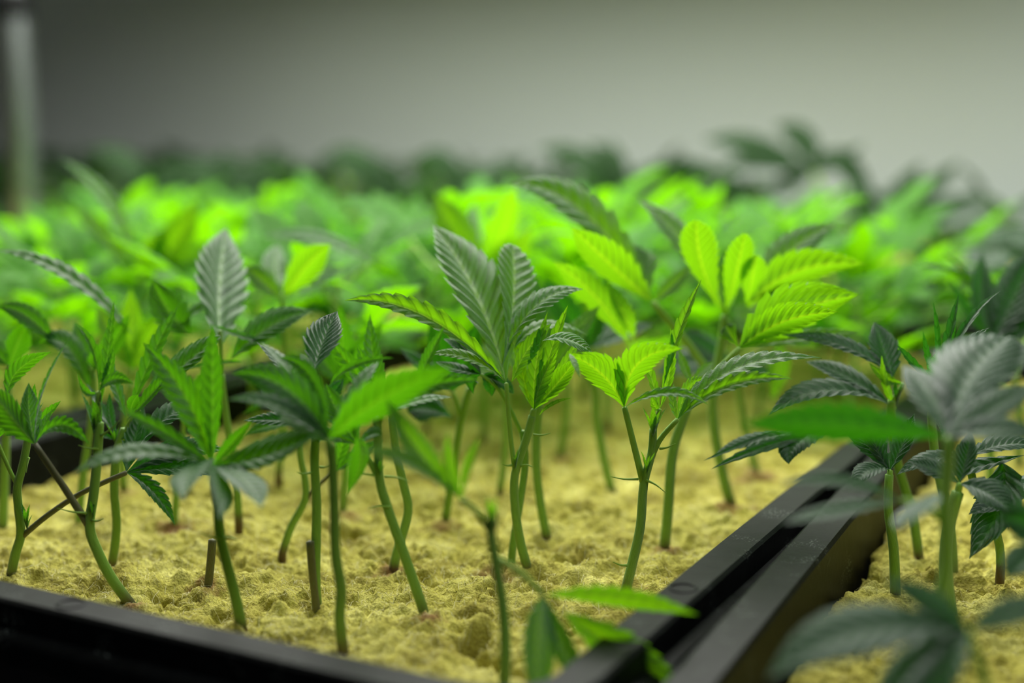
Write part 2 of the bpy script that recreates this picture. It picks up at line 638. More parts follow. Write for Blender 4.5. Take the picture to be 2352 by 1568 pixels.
lamp = thing('grow_lamp', 'pale metal grow lamp hood hung low over the trays', 'lamp', (-52, 66, 46))
for nm, (a, b, c, d, e, f) in (('side_panel', (-96, -95.4, 26, 107, 36, 48)), ('side_panel', (-8.6, -8, 26, 107, 36, 48)), ('end_panel', (-95.4, -8.6, 26, 26.6, 38, 48)),
                               ('end_panel', (-95.4, -8.6, 106.4, 107, 36.6, 48)), ('top_panel', (-96, -8, 26, 107, 48, 48.6))):
    mb = MB(); mb.box(a, b, c, d, e, f)
    mb.build(nm, M['bench'], lamp, smooth=False)
for cx_ in (-86, -18):
    mb = MB(); mb.tube([(cx_, 66, 48.6), (cx_, 66, 149)], [0.3, 0.3], 8)
    mb.build('hanger', M['chrome'], lamp)
mb = MB(); mb.box(-420, 160, -120, 160, 149, 153)
struct(mb.build('ceiling', M['floor'], smooth=False))

# ------------------------------------------------------------------ trays and slabs
RZ, DEPTH = 1.6, 5.4


def tray(x0, x1, y0, y1, label, rot=0.0, dims=()):
    """x0..y1 is the inside of the rim; the lip runs 1.1 cm outwards, steps down and turns to a skirt"""
    cx, cy = (x0 + x1) / 2, (y0 + y1) / 2
    root = thing('propagation_tray', label, 'tray', (cx, cy, -DEPTH))
    prof = [(-0.9, -DEPTH + 0.25), (-0.75, -DEPTH + 0.45), (-0.04, RZ - 0.12), (0.04, RZ), (0.98, RZ + 0.02), (1.08, RZ - 0.06),
            (1.08, RZ - 0.75), (1.35, RZ - 0.85), (1.42, RZ - 0.95), (1.42, RZ - 1.5), (0.4, RZ - 1.6), (-0.6, -DEPTH)]
    mb = MB()
    R = 1.4
    ring = []
    for (ox, oy, a0) in ((x1 - R, y1 - R, 0), (x0 + R, y1 - R, 90), (x0 + R, y0 + R, 180), (x1 - R, y0 + R, 270)):
        for k in range(7):
            a = math.radians(a0 + 15 * k)
            ring.append((ox, oy, math.cos(a), math.sin(a)))
    # extra stations along the sides let the thin plastic bow a little
    full = []
    for i, q in enumerate(ring):
        full.append(q)
        if i % 7 == 6:
            n = ring[(i + 1) % len(ring)]
            for k in range(1, 12):
                t = k / 12
                full.append((q[0] + (n[0] - q[0]) * t, q[1] + (n[1] - q[1]) * t, q[2] * (1 - t) + n[2] * t if abs(q[2] - n[2]) > .5 else q[2], q[3]))
    full.append(full[0])
    pts, uvs = [], []
    for (off, z) in prof:
        for k, (ox, oy, c, s) in enumerate(full):
            bow = 0.0
            pts.append((ox + c * (R + off), oy + s * (R + off), z))
            uvs.append((k * 0.1, off))
    mb.grid(pts, uvs, len(prof), len(full))
    # floor of the tray
    mb.box(x0 + 0.85, x1 - 0.85, y0 + 0.85, y1 - 0.85, -DEPTH, -DEPTH + 0.3)
    body = mb.build('tray_shell', M['tray'], root, smooth=False)
    for (dx, dy) in dims:
        mb = MB()
        pts, uvs = [], []
        for i in range(25):
            g_ = 2 * math.pi * i / 24
            for j in range(7):
                h_ = 2 * math.pi * j / 6
                rr = 0.34 + 0.045 * math.cos(h_)
                pts.append((dx + rr * math.cos(g_), dy + rr * math.sin(g_), RZ + 0.018 + 0.03 * math.sin(h_)))
                uvs.append((i / 24, j / 6))
        mb.grid(pts, uvs, 25, 7)
        mb.build('moulded_ring', M['tray'], root)
    if rot:
        piv = Vector((x0, y0, 0))
        root.rotation_euler = (0, 0, rot)
        d = Matrix.Rotation(rot, 4, 'Z') @ (Vector(root['_o']) - piv) + piv
        root.location = d * CM
    return root


def slab(x0, x1, y0, y1, label, fine=None, stains=(), fibres=0, dents=(), rot=0.0, ragged=0.0, seed=0):
    root_o = ((x0 + x1) / 2, (y0 + y1) / 2, -DEPTH + 0.3)
    xs = np.arange(x0, x1 + 0.01, 0.085 if fine else 0.5)
    xs = np.linspace(x0, x1, len(xs))
    if fine:
        ys = [y0]
        while ys[-1] < y1:
            ys.append(ys[-1] + (0.085 if ys[-1] < fine else 0.5))
        ys = np.array(ys); ys[-1] = y1
    else:
        ys = np.linspace(y0, y1, int((y1 - y0) / 0.5) + 1)
    X, Y_ = np.meshgrid(xs, ys)
    Z = 0.55 * fbm(X * 0.45 + seed, Y_ * 0.45, 3) + 0.75 * fbm(X * 1.3 + seed, Y_ * 1.3 + 40, 3)
    if fine:
        rid = np.abs(fbm(X * 1.1 + 90, Y_ * 1.1 + seed, 3))
        Z -= 0.50 * np.exp(-(rid / 0.02) ** 2) * (fbm(X * 0.4 + 31, Y_ * 0.4) > 0.03)
        Z += 0.30 * fbm(X * 4.5, Y_ * 4.5 + 9, 3) + 0.10 * (np.random.RandomState(3).rand(*X.shape) - 0.5)
    for (dx, dy, rx, ry, dep) in dents:
        wob = 1 + 1.6 * fbm(X * 1.7 + dx, Y_ * 1.7, 3)
        Z -= dep * np.exp(-(((X - dx) / rx) ** 2 + ((Y_ - dy) / ry) ** 2) * wob ** 2)
    edge = np.minimum(np.minimum(X - x0, x1 - X), np.minimum(Y_ - y0, y1 - Y_))
    Z -= 0.25 * np.exp(-edge / 0.25)
    if ragged:
        X = X + np.exp(-(X - x0) / 0.5) * ragged * (fbm(Y_ * 1.3, Y_ * 0 + 3, 4) * 2 + 0.3)
    rows, cols = X.shape
    pts = np.stack([X.ravel(), Y_.ravel(), Z.ravel()], 1)
    # skirt down to the tray floor
    bord = [(0, j) for j in range(cols)] + [(i, cols - 1) for i in range(1, rows)] + [(rows - 1, j) for j in range(cols - 2, -1, -1)] + [(i, 0) for i in range(rows - 2, 0, -1)]
    idx = np.array([i * cols + j for i, j in bord])
    low = pts[idx].copy(); low[:, 2] = -DEPTH + 0.32
    cxy = np.array([(x0 + x1) / 2, (y0 + y1) / 2])
    low[:, :2] = cxy + (low[:, :2] - cxy) * 0.93
    a = (np.arange(rows - 1)[:, None] * cols + np.arange(cols - 1)[None]).ravel()
    F = np.stack([a, a + 1, a + cols + 1, a + cols], 1)
    nb, n0 = len(idx), rows * cols
    k = np.arange(nb); kn = (k + 1) % nb
    F2 = np.stack([idx[k], n0 + k, n0 + kn, idx[kn]], 1)
    V = np.vstack([pts, low]); FF = np.vstack([F, F2])
    V = (V - np.array(root_o)) * CM
    me = bpy.data.meshes.new('growing_slab')
    me.vertices.add(len(V)); me.vertices.foreach_set('co', V.ravel())
    me.loops.add(FF.size); me.loops.foreach_set('vertex_index', FF.ravel())
    me.polygons.add(len(FF)); me.polygons.foreach_set('loop_start', np.arange(0, FF.size, 4))
    me.polygons.foreach_set('use_smooth', np.ones(len(FF), dtype=bool))
    me.update(calc_edges=True); me.validate()
    me.materials.append(M['wool'])
    sv = np.zeros(len(V), dtype=np.float32)
    for (dx, dy, rad) in stains:
        d2 = ((pts[:, 0] - dx) ** 2 + (pts[:, 1] - dy) ** 2) ** 0.5
        d2 = d2 * (1 + 1.5 * fbm(pts[:, 0] * 3, pts[:, 1] * 3, 2))
        sv[:len(pts)] = np.maximum(sv[:len(pts)], np.clip(1.15 - d2 / rad, 0, 0.8))
    at = me.attributes.new('stain', 'FLOAT', 'POINT'); at.data.foreach_set('value', sv)
    o = bpy.data.objects.new('growing_slab', me)
    COL.objects.link(o)
    o.location = Vector(root_o) * CM
    o['_o'] = root_o
    o['label'] = label; o['category'] = 'growing medium'
    if fibres:
        rg = np.random.RandomState(11 + seed)
        mb = MB()
        for k in range(fibres):
            fx = x0 + 0.4 + rg.rand() * (x1 - x0 - 0.8)
            fy = y0 + 0.3 + rg.rand() ** 1.3 * (fine - y0)
            a, cur, ln = rg.rand() * 6.28, rg.randn() * 1.6, 0.18 + 0.4 * rg.rand()
            row = []
            for q in range(5):
                ii = min(rows - 1, max(0, int(np.searchsorted(ys, fy)))); jj = min(cols - 1, max(0, int((fx - x0) / (x1 - x0) * (cols - 1) + .5)))
                zz = Z[ii, jj] + 0.02 + 0.07 * math.sin(math.pi * q / 4) * rg.rand()
                nx_, ny_ = -math.sin(a) * 0.0055, math.cos(a) * 0.0055
                row += [(fx - nx_, fy - ny_, zz), (fx + nx_, fy + ny_, zz + 0.004)]
                fx += math.cos(a) * ln / 4; fy += math.sin(a) * ln / 4; a += cur / 4
            mb.grid(row, [(0, 0)] * 10, 5, 2)
        fo = mb.build('wool_fibres', M['fibre'], o)
        fo['kind'] = 'stuff'
    if rot:
        piv = Vector((x0 - 0.9, y0 - 0.9, 0))
        o.rotation_euler = (0, 0, rot)
        o.location = (Matrix.Rotation(rot, 4, 'Z') @ (Vector(root_o) - piv) + piv) * CM
    return o


g = lambda x, y: ground(x, y)
dl = []
for (x, y, rx, ry, dep) in ((1085, 1470, .30, .5, .9), (1130, 1500, .6, .25, 1.0), (1060, 1445, .25, .25, .5), (1180, 1530, .5, .3, .9),
                            (375, 1365, .35, .2, .6), (200, 1345, .3, .35, .5), (1360, 1190, .8, .22, .5), (1300, 1290, .5, .3, .5),
                            (930, 1285, .4, .3, .4), (410, 1262, .25, .3, .5), (1010, 1335, .4, .2, .45), (500, 1410, .3, .4, .5),
                            (800, 1215, .8, .3, .4), (300, 1170, 1.2, .3, .35), (980, 1160, .5, .4, .45), (1240, 1330, .4, .3, .35),
                            (820, 1400, .4, .2, .35), (1510, 1390, .5, .2, .3), (192, 1350, .22, .22, -.4), (1072, 1448, .18, .2, -.35), (1400, 1180, .4, .2, -.2), (760, 1460, .3, .25, -.2), (640, 1410, .3, .2, -.2), (1250, 1420, .3, .2, -.15), (700, 1190, .7, .2, .4)):
    q = g(x, y)
    dl.append((q.x, q.y, rx * .8, ry * .8, dep * 1.35))
MX0, MX1, MY0, MY1 = -39.6, -12.9, 25.0, 78.5
r_ = lambda x, y: ground(x, y, RZ)
d1, d2, d3 = r_(170, 1385), r_(1560, 1350), r_(1755, 1360)
tray(MX0, MX1, MY0, MY1, 'long black plastic tray holding the front yellow slab and sharpest plants',
     dims=[(d1.x, MY0 - 0.5), (MX1 + 0.5, d2.y)])
slab(MX0 + 0.3, MX1 - 0.3, MY0 + 0.5, MY1 - 0.4, 'bumpy yellow wool slab under the sharpest row of plants', fine=56, dents=dl, seed=3, fibres=9000,
     stains=[(ground(x, y).x, ground(x, y).y, r) for (x, y, r) in ((1681, 1164, .75), (1737, 1092, .85), (1434, 1356, .55), (1530, 1260, .6), (904, 1303, .6), (1135, 1322, .6),
             (984, 1434, .4), (305, 1392, .4), (285, 1126, .5), (400, 1212, .5), (786, 1184, .7), (1021, 1204, .5), (1287, 1054, .5), (478, 1352, .4), (258, 1298, .4))])
ROT = math.radians(2.6)
QX, QY = -10.0 + 0.9, 27.3
tray(-9.3, 17.2, 21.0, 74.5, 'black plastic tray with a shiny brown inner wall, right of the wide rim gap', rot=ROT, dims=[])
dr = [(g(x, y).x, g(x, y).y, a, b, c) for (x, y, a, b, c) in ((2200, 1520, 1.2, .15, .5), (2280, 1360, .8, .2, .4), (2110, 1245, .5, .15, .4), (2050, 1345, .6, .2, .4))]
slab(-9.0, 16.6, 21.6, 73.5, 'dimmer yellow wool slab under the dark leaved plants', fine=50, fibres=2500, dents=dr, rot=ROT, ragged=0.3, seed=21)
NT = [(-68.6, -42.4, 25.0, 78.5, 'tray left of the front tray'), (-97.6, -71.2, 25.0, 78.5, 'outermost tray')]
tray(-68.6, -42.4, 25.0, 78.5, 'black tray beyond the front tray, its rim dark behind stems')
slab(-68.2, -42.8, 25.5, 78, 'blurred yellow slab past the black double rim', seed=5)
tray(-97.6, -71.2, 25.0, 78.5, 'black tray two rims away, nearly hidden by bright leaves')
slab(-97.2, -71.6, 25.5, 78, 'yellow slab hidden deep below the bright leaf mass', seed=8)
FAR = [(-39.6, -12.9, 'far black tray under the tall dark plants'), (-68.6, -42.4, 'far black tray beneath the dark leaves by the wall'),
       (-97.6, -71.2, 'far black tray beside the steel pole'), (-126.6, -100.2, 'far black tray past the steel pole')]
for (a, b, lb) in FAR:
    tray(a, b, 92, 140, lb)
    slab(a + .4, b - .4, 92.5, 139.5, lb.replace('far black tray', 'far yellow slab'), seed=a)

# ------------------------------------------------------------------ the plants one can follow by eye
# leaflet: tip x, tip y, tip distance offset, bend x, bend y, width px, roll, fold, own base, bluntness
plant('tallest centre cutting, silvery ribbed top leaf rising like a sail', 40.6,
      [(1214, 1312), (1196, 1250), (1183, 1170), (1182, 1090), (1208, 1010), (1222, 955)], (12, 9),
      leaves=[
          ([(1183, 1085), (1172, 1000), (1163, 880)], 6, [
              (994, 515, 5.0, 1112, 660, 144, 30, 0.55, None, 0.06),
              (1178, 562, 4.0, 1192, 690, 100, 30, 0.35, (1152, 850, 0), 0.5),
              (790, 690, -1.2, 975, 668, 60, 30, 0.7, (1160, 875, 0)),
              (1340, 664, 1.6, 1230, 660, 66, 45, 0.2, (1168, 790, 0.4)),
              (983, 814, -1.0, 1080, 800, 46, 60, 0.3, (1160, 876, 0)),
              (1268, 742, 0.5, 1205, 790, 44, -20, 0.5, (1175, 878, 0)),
              (1350, 770, 2.2, 1240, 710, 40, 55, 0.3, (1180, 800, 0.6)),
          ]),
          ([(1222, 958), (1226, 940)], 8, [
              (1198, 735, 1.2, 1185, 850, 34, -15, 0.8),
              (1258, 715, 0.4, 1220, 850, 40, 10, 0.7),
              (1305, 700, 0.2, 1262, 800, 34, 15, 0.7),
              (1283, 800, -0.8, 1235, 880, 38, 25, 0.7),
              (1325, 820, -0.4, 1285, 880, 52, -20, 0.5),
              (1330, 775, 0.6, 1300, 840, 30, -20, 0.5),
              (1312, 914, -0.5, 1262, 920, 10, 20, 0.4, (1238, 955, 0)),
              (1360, 812, -0.9, 1300, 760, 62, 62, 0.2, (1245, 783, -0.9), 0.3),
          ]),
      ],
      buds=[(1184, 1075, -0.2, 50, 5, 0.35)],
      stip=[(1176, 1068, 1152, 1064), (1196, 1070, 1224, 1072), (1225, 998, 1265, 994)])

plant('second slim stem pressed close behind the tallest centre cutting', 41.4,
      [(1172, 1325), (1178, 1250), (1196, 1140), (1206, 1060), (1200, 990)], (10, 8),
      leaves=[([(1200, 1000), (1150, 900), (1105, 860)], 5, [
          (1088, 905, 0.3, 1060, 850, 48, 30, 0.3), (1130, 910, 0.2, 1130, 870, 42, 30, 0.3),
          (1180, 905, 0.4, 1170, 880, 36, 40, 0.3), (1018, 778, 0.6, 1060, 790, 44, 55, 0.3),
          (1000, 830, 0.4, 1040, 850, 40, 55, 0.3), (1040, 745, 1.0, 1070, 790, 40, 55, 0.3)], 'leaf_shaded')])

plant('cutting with a glowing yellow-green fan of three leaflets and purple node', 39.1,
      [(1436, 1357), (1450, 1300), (1470, 1210), (1478, 1112), (1496, 1040), (1500, 985)], (13, 9),
      leaves=[
          ([(1476, 1105), (1455, 1020), (1434, 936)], 8, [
              (1306, 812, -0.9, 1400, 850, 92, -28, 0.5),
              (1570, 800, -1.6, 1430, 800, 84, -30, 0.4),
              (1628, 930, -1.0, 1540, 870, 30, 40, 0.5),
              (1333, 868, -1.6, 1316, 826, 18, 40, 0.4, (1308, 812, -0.9)),
          ]),
          ([(1480, 1100), (1512, 1015), (1556, 963)], 7, [
              (1888, 822, 0.5, 1660, 800, 66, 50, 0.35),
              (1822, 870, -0.8, 1670, 850, 44, 30, 0.6),
              (1622, 868, 1.0, 1570, 880, 44, -30, 0.3),
              (1548, 880, 0.6, 1540, 920, 20, -20, 0.5),
          ], 'leaf'),
          ([(1500, 990), (1515, 940)], 7, [
              (1540, 752, 0.4, 1550, 850, 26, 10, 0.8), (1470, 790, 0.6, 1500, 870, 24, 10, 0.8),
              (1612, 640, 0.8, 1550, 760, 30, 20, 0.7, (1520, 900, 0)), (1497, 905, 0, 1500, 940, 20, 10, 0.6)]),
      ],
      buds=[(1500, 1000, -0.3, 75, 9, 0.5), (1486, 1085, -0.3, 60, 6, 0.5)],
      stip=[(1466, 1100, 1402, 1094), (1484, 1102, 1530, 1132), (1515, 1030, 1552, 1018), (1440, 1298, 1408, 1290)])

plant('upright cutting right of the purple-noded one, forked pale petiole', 42.9,
      [(1525, 1262), (1533, 1180), (1543, 1050), (1560, 985), (1580, 930)], (13, 11),
      leaves=[
          ([(1572, 950), (1620, 880), (1698, 800)], 8, [
              (1975, 676, 0.2, 1800, 700, 130, -30, 0.45),
              (1925, 716, -2.0, 1790, 718, 84, -30, 0.5),
              (1668, 748, 0.4, 1675, 765, 46, -20, 0.3, None, 0.5),
              (1976, 760, 2.0, 1850, 770, 40, 30, 0.4),
          ]),
          ([(1580, 930), (1590, 880)], 7, [(1560, 800, 0.6, 1570, 850, 24, 10, 0.6), (1640, 830, 0.6, 1610, 850, 22, 10, 0.6)]),
      ], buds=[(1575, 940, 0, 50, 5, 0.4)])

plant('leaning cutting ringed by a brown stain, wide lime fan on top', 47.7,
      [(1681, 1165), (1662, 1100), (1641, 990), (1637, 900), (1655, 800), (1668, 735)], (13, 10),
      leaves=[
          ([(1660, 770), (1664, 725)], 9, [
              (1465, 458, 2.5, 1580, 530, 78, 40, 0.35),
              (1600, 505, -2.2, 1595, 610, 84, -15, 0.45, None, 0.4),
              (1712, 535, -2.4, 1690, 640, 64, -15, 0.4, None, 0.4),
              (1926, 512, 2.0, 1790, 560, 84, 20, 0.3, (1735, 700, 0)),
              (1990, 606, -1.6, 1800, 590, 96, -30, 0.45, (1715, 710, 0)),
              (1738, 585, -2.0, 1728, 640, 56, -10, 0.3, (1715, 705, 0), 0.3),
              (1880, 660, -0.5, 1800, 640, 26, 20, 0.4, (1700, 700, 0)),
          ]),
          ([(1640, 875), (1580, 790), (1500, 695)], 9, [
              (1165, 425, 2.5, 1330, 400, 96, 35, 0.4),
              (1312, 520, -2.5, 1390, 600, 92, -25, 0.4),
              (1268, 600, -2.0, 1370, 660, 72, -25, 0.4, (1445, 790, 0)),
              (1455, 560, 1.5, 1440, 620, 110, 20, 0.3, None, 0.3),
              (1590, 605, 0.5, 1545, 660, 40, 20, 0.4),
              (1390, 640, -1.8, 1440, 720, 44, -25, 0.4, (1455, 780, 0)),
          ]),
      ], buds=[(1668, 730, 0, 70, 6, 0.5)])

plant('bent cutting at the rim corner with a cut-off foot and bright drooping leaf', 37.9,
      [(306, 1394), (258, 1330), (224, 1265), (206, 1208), (216, 1130), (224, 1040), (228, 970)], (13, 11),
      leaves=[
          ([(203, 1205), (145, 1115), (80, 1020)], 9, [
              (163, 772, 0.2, 78, 900, 26, 78, 0.6),
              (206, 1022, -1.0, 140, 930, 42, 25, 0.5),
              (-30, 885, -1.6, 10, 940, 74, 20, 0.4),
              (66, 878, 0.6, 62, 950, 58, 40, 0.3),
              (118, 808, 1.0, 20, 840, 44, -25, 0.4, (18, 905, 0.5)),
              (120, 940, 0.6, 96, 980, 22, 30, 0.4),
          ], 'leaf', 'purple'),
          ([(226, 980), (226, 900)], 7, [
              (173, 742, 0, 232, 790, 24, 20, 0.9), (178, 858, -0.3, 190, 920, 20, 20, 0.8),
              (306, 882, -0.8, 262, 850, 34, 30, 0.5), (262, 690, 1.0, 250, 800, 26, 20, 0.8, (232, 930, 0)),
              (262, 790, 0.4, 256, 870, 26, 20, 0.8)], 'leaf'),
      ],
      buds=[(224, 1020, 0, 130, 10, 0.4), (214, 1190, -0.2, 60, 5, 0.3), (312, 1396, -0.1, 24, 5, 0.9)],
      stip=[(210, 1195, 238, 1190), (200, 1178, 130, 1166), (232, 1000, 275, 965), (226, 1030, 180, 1022)])

plant('cutting at the left corner whose long purple petiole reaches sideways', 40.0,
      [(22, 1334), (36, 1270), (48, 1225), (42, 1160), (40, 1118), (52, 1070), (66, 1000)], (12, 9),
      leaves=[
          ([(52, 1230), (110, 1182), (190, 1130), (290, 1085)], 7, [
              (402, 1206, 0.3, 360, 1110, 44, 35, 0.4), (470, 955, 1.2, 400, 900, 70, 50, 0.3, (300, 1050, 0)),
              (520, 1035, 0.6, 410, 1010, 62, 35, 0.3), (550, 1090, 0.0, 420, 1060, 56, 40, 0.3),
              (330, 930, 1.6, 310, 1010, 52, 25, 0.3)], 'leaf_shaded', 'purple'),
          ([(40, 1115), (18, 1070), (-8, 1010)], 5, [(-60, 900, 0, -20, 950, 50, 20, 0.4), (30, 920, 0, 10, 960, 40, 20, 0.4)], 'leaf'),
          ([(60, 1030), (66, 990)], 5, [(80, 880, 0.2, 76, 930, 26, 20, 0.7), (20, 930, 0, 40, 960, 22, 20, 0.7), (140, 920, -0.2, 110, 950, 24, 30, 0.5), (10, 1000, 0, 30, 990, 20, 30, 0.5)], 'leaf'),
      ],
      buds=[(66, 1010, 0, 100, 8, 0.5), (62, 1215, -0.2, 66, 6, 0.4)], stip=[(62, 1000, 98, 984), (66, 1050, 60, 1085)])

plant('straight slim cutting with the crinkled dark leaf pointing up', 41.4,
      [(257, 1298), (268, 1210), (262, 1120), (268, 1040), (285, 985)], (11, 9),
      leaves=[
          ([(270, 1030), (292, 985), (318, 940)], 7, [
              (410, 700, 1.4, 350, 800, 40, 20, 0.5, (300, 940, 0)), (240, 800, 1.0, 260, 880, 30, 20, 0.5, (290, 960, 0)),
              (508, 772, 0.6, 370, 870, 78, 55, 0.35, (290, 965, 0), 0.4),
              (398, 850, -0.4, 350, 900, 34, 35, 0.6, (300, 960, 0)),
              (318, 905, -0.6, 300, 925, 28, 0, 0.4, (300, 950, -0.4)),
          ]),
          ([(270, 1030), (268, 1010)], 5, [(252, 900, 0.2, 245, 950, 26, 45, 0.4), (215, 990, 0, 240, 1000, 14, 20, 0.5), (200, 880, 1, 235, 940, 22, 20, .5), (330, 1000, -.3, 300, 990, 20, 20, .4)], 'leaf_shaded'),
      ], buds=[(266, 1020, 0, 60, 6, 0.5)])

plant('blurred front cutting at the left, grey-green leaflets drooping over its stem', 35.6,
      [(556, 1446), (543, 1380), (520, 1290), (505, 1225), (500, 1150), (494, 1078)], (14, 11),
      leaves=[
          ([(503, 1190), (490, 1120), (488, 1070)], 9, [
              (326, 785, 1.4, 450, 900, 74, -10, 0.6),
              (487, 742, 0.6, 490, 880, 62, -8, 0.9),
              (268, 934, -1.0, 385, 990, 38, 20, 0.6),
              (168, 1086, -2.2, 320, 1000, 66, 58, 0.3),
              (420, 1150, -3.4, 430, 1060, 96, 60, 0.2),
              (505, 1192, -3.6, 510, 1100, 84, 55, 0.2),
              (600, 1168, -3.4, 580, 1090, 84, 50, 0.2),
              (738, 990, -1.6, 640, 1050, 104, 52, 0.3),
              (580, 965, 0.2, 530, 1020, 34, 10, 0.6),
          ]),
      ], stip=[(505, 1235, 460, 1222), (512, 1235, 545, 1240)])

plant('blurred bright cutting in front, broad lime leaflet sweeping to the right', 34.4,
      [(789, 1503), (780, 1420), (783, 1350), (771, 1275), (768, 1180), (765, 1095), (760, 1020)], (14, 11),
      leaves=[
          ([(762, 1060), (754, 1010)], 10, [
              (1045, 842, -3.0, 860, 900, 100, -25, 0.35),
              (532, 858, 0.6, 670, 850, 84, 15, 0.4),
              (520, 918, -0.4, 640, 900, 50, 45, 0.4),
              (600, 870, 1.4, 690, 880, 44, -20, 0.4),
              (556, 952, 0.4, 610, 920, 16, 30, 0.4, (640, 920, 0.4)),
              (640, 820, 2.0, 740, 830, 46, -25, 0.4), (600, 786, 2.6, 650, 830, 40, 50, 0.5, (700, 900, 1.0)), (690, 812, 2.2, 720, 860, 44, -15, 0.4), (560, 905, 1.4, 640, 930, 44, 50, 0.4),
              (870, 830, 2.0, 820, 880, 40, 30, 0.5), (690, 1010, 1.5, 720, 980, 40, 30, 0.4), (640, 960, 1.2, 690, 960, 50, 30, 0.3),
              (830, 900, 1.6, 810, 950, 40, -20, 0.5),
              (795, 1135, 1.0, 850, 1060, 62, -40, 0.5, (820, 1000, 0.5)),
          ]),
      ])

plant('sharp straight cutting slanting left from a brown scarred foot', 36.9,
      [(983, 1434), (955, 1350), (920, 1250), (888, 1160), (871, 1098), (868, 1020), (866, 960)], (13, 10),
      leaves=[
          ([(868, 1095), (846, 1055), (822, 1020)], 8, [
              (748, 880, 0.4, 770, 950, 60, 10, 0.4), (905, 822, -0.2, 800, 822, 22, 30, 0.6, (756, 886, 0.3)),
              (876, 1000, -0.6, 860, 985, 40, 50, 0.4), (690, 1000, 0.4, 760, 990, 40, 30, 0.4), (800, 900, .8, 810, 960, 30, 10, .5)], 'leaf'),
          ([(866, 985), (876, 955)], 7, [
              (1106, 872, -0.6, 960, 870, 50, 30, 0.6), (1040, 912, 1.0, 960, 910, 34, 55, 0.3),
              (1022, 746, 1.0, 980, 830, 34, 20, 0.8, (960, 870, 0.5)), (900, 935, -0.6, 892, 945, 34, -30, 0.3), (940, 850, 0.4, 910, 900, 26, 20, 0.6),
              (800, 850, 0.6, 840, 900, 30, 20, 0.6)], 'leaf'),
      ],
      buds=[(872, 1090, -0.2, 56, 6, 0.6), (980, 1432, -0.1, 20, 5, 1.0)],
      stip=[(862, 1092, 800, 1092), (884, 1094, 940, 1106), (895, 1164, 846, 1168), (970, 1425, 935, 1414)])

plant('thick cutting cut square on one side, with a small knob halfway up', 37.5,
      [(729, 1408), (724, 1330), (726, 1240), (727, 1150), (722, 1060), (726, 990)], (13, 10),
      leaves=[
          ([(726, 1010), (730, 970)], 7, [
              (590, 785, 1.0, 650, 850, 40, 60, 0.4, (700, 900, 0.5)), (775, 714, 2.2, 735, 780, 84, 15, 0.5, (722, 850, 0.4)),
              (560, 965, 0.8, 640, 960, 44, 40, 0.4), (640, 900, 0.8, 680, 930, 44, 30, 0.4), (700, 850, 0.6, 720, 900, 40, 20, 0.5),
              (790, 870, 0.4, 760, 900, 40, 15, 0.4)], 'leaf_shaded'),
      ],
      buds=[(726, 1035, 0, 80, 8, 0.5)], stip=[(716, 1085, 682, 1084), (735, 1072, 760, 1066)])
# the severed side stub of that cutting
plant('brown topped stub of a severed stem leaning on the knobbed cutting', 37.3, [(727, 1400), (718, 1320), (712, 1244)], (9, 10), smat='purple')
plant('short brown-topped stump beside the drooping grey-green plant', 39.3, [(477, 1352), (483, 1300), (488, 1240)], (10, 10), smat='purple')

plant('cutting leaning to the right behind the knobbed one, purple side shoot', 42.6,
      [(648, 1270), (668, 1210), (700, 1148), (700, 1100), (690, 1050), (684, 980)], (10, 7),
      leaves=[([(704, 1144), (730, 1115), (765, 1085)], 5, [(800, 960, 0, 790, 1020, 40, 20, 0.4), (880, 1010, 0, 830, 1040, 40, 35, 0.4)], 'leaf', 'purple'),
              ([(686, 1000), (680, 970)], 5, [(600, 880, .5, 630, 930, 50, 30, 0.4), (700, 860, .5, 690, 910, 46, 20, 0.4), (560, 1000, 0, 620, 970, 44, 45, 0.4), (640, 830, 1, 660, 900, 40, 15, .4)], 'leaf')])

plant('gently curved cutting behind the scarred one, reddish spot at its foot', 41.2,
      [(904, 1304), (912, 1265), (937, 1175), (926, 1110), (910, 1040), (900, 960)], (12, 9),
      leaves=[([(902, 980), (896, 940)], 7, [(820, 790, .5, 850, 870, 44, -10, 0.4), (740, 760, 1.4, 820, 860, 46, -20, .4), (850, 720, 1.6, 850, 850, 46, -10, .5), (925, 880, 0, 910, 910, 40, 20, 0.4), (1000, 880, 0.4, 950, 900, 40, 40, 0.4), (840, 930, 0, 860, 920, 40, 30, 0.4)])])

plant('near blurred cutting with long forked side leaves low in the front', 31.9,
      [(1154, 1640), (1160, 1500), (1155, 1400), (1140, 1300), (1128, 1230), (1130, 1185)], (15, 11),
      leaves=[
          ([(1126, 1225), (1100, 1180), (1060, 1147)], 8, [
              (826, 1035, -0.6, 930, 1030, 46, 40, 0.5), (886, 914, 0.8, 950, 1040, 62, 20, 0.5),
              (1030, 992, 0.2, 1015, 1070, 34, 30, 0.6), (1105, 1002, 0.4, 1070, 1060, 26, 20, 0.6),
              (905, 985, 1.8, 970, 1060, 44, 45, 0.3)], 'leaf'),
          ([(1148, 1285), (1200, 1318), (1248, 1366)], 8, [
              (1605, 1412, -1.0, 1430, 1365, 60, -35, 0.5), (1600, 1640, -1.0, 1450, 1490, 100, -18, 0.3, (1290, 1405, -0.3)),
              (1235, 1640, -2.0, 1225, 1460, 92, 30, 0.4), (1380, 1640, -2.0, 1285, 1480, 60, -20, 0.5)], 'leaf'),
      ],
      buds=[(1130, 1220, -0.1, 96, 6, 0.35)], stip=[(1135, 1210, 1098, 1112), (1138, 1212, 1170, 1140)])

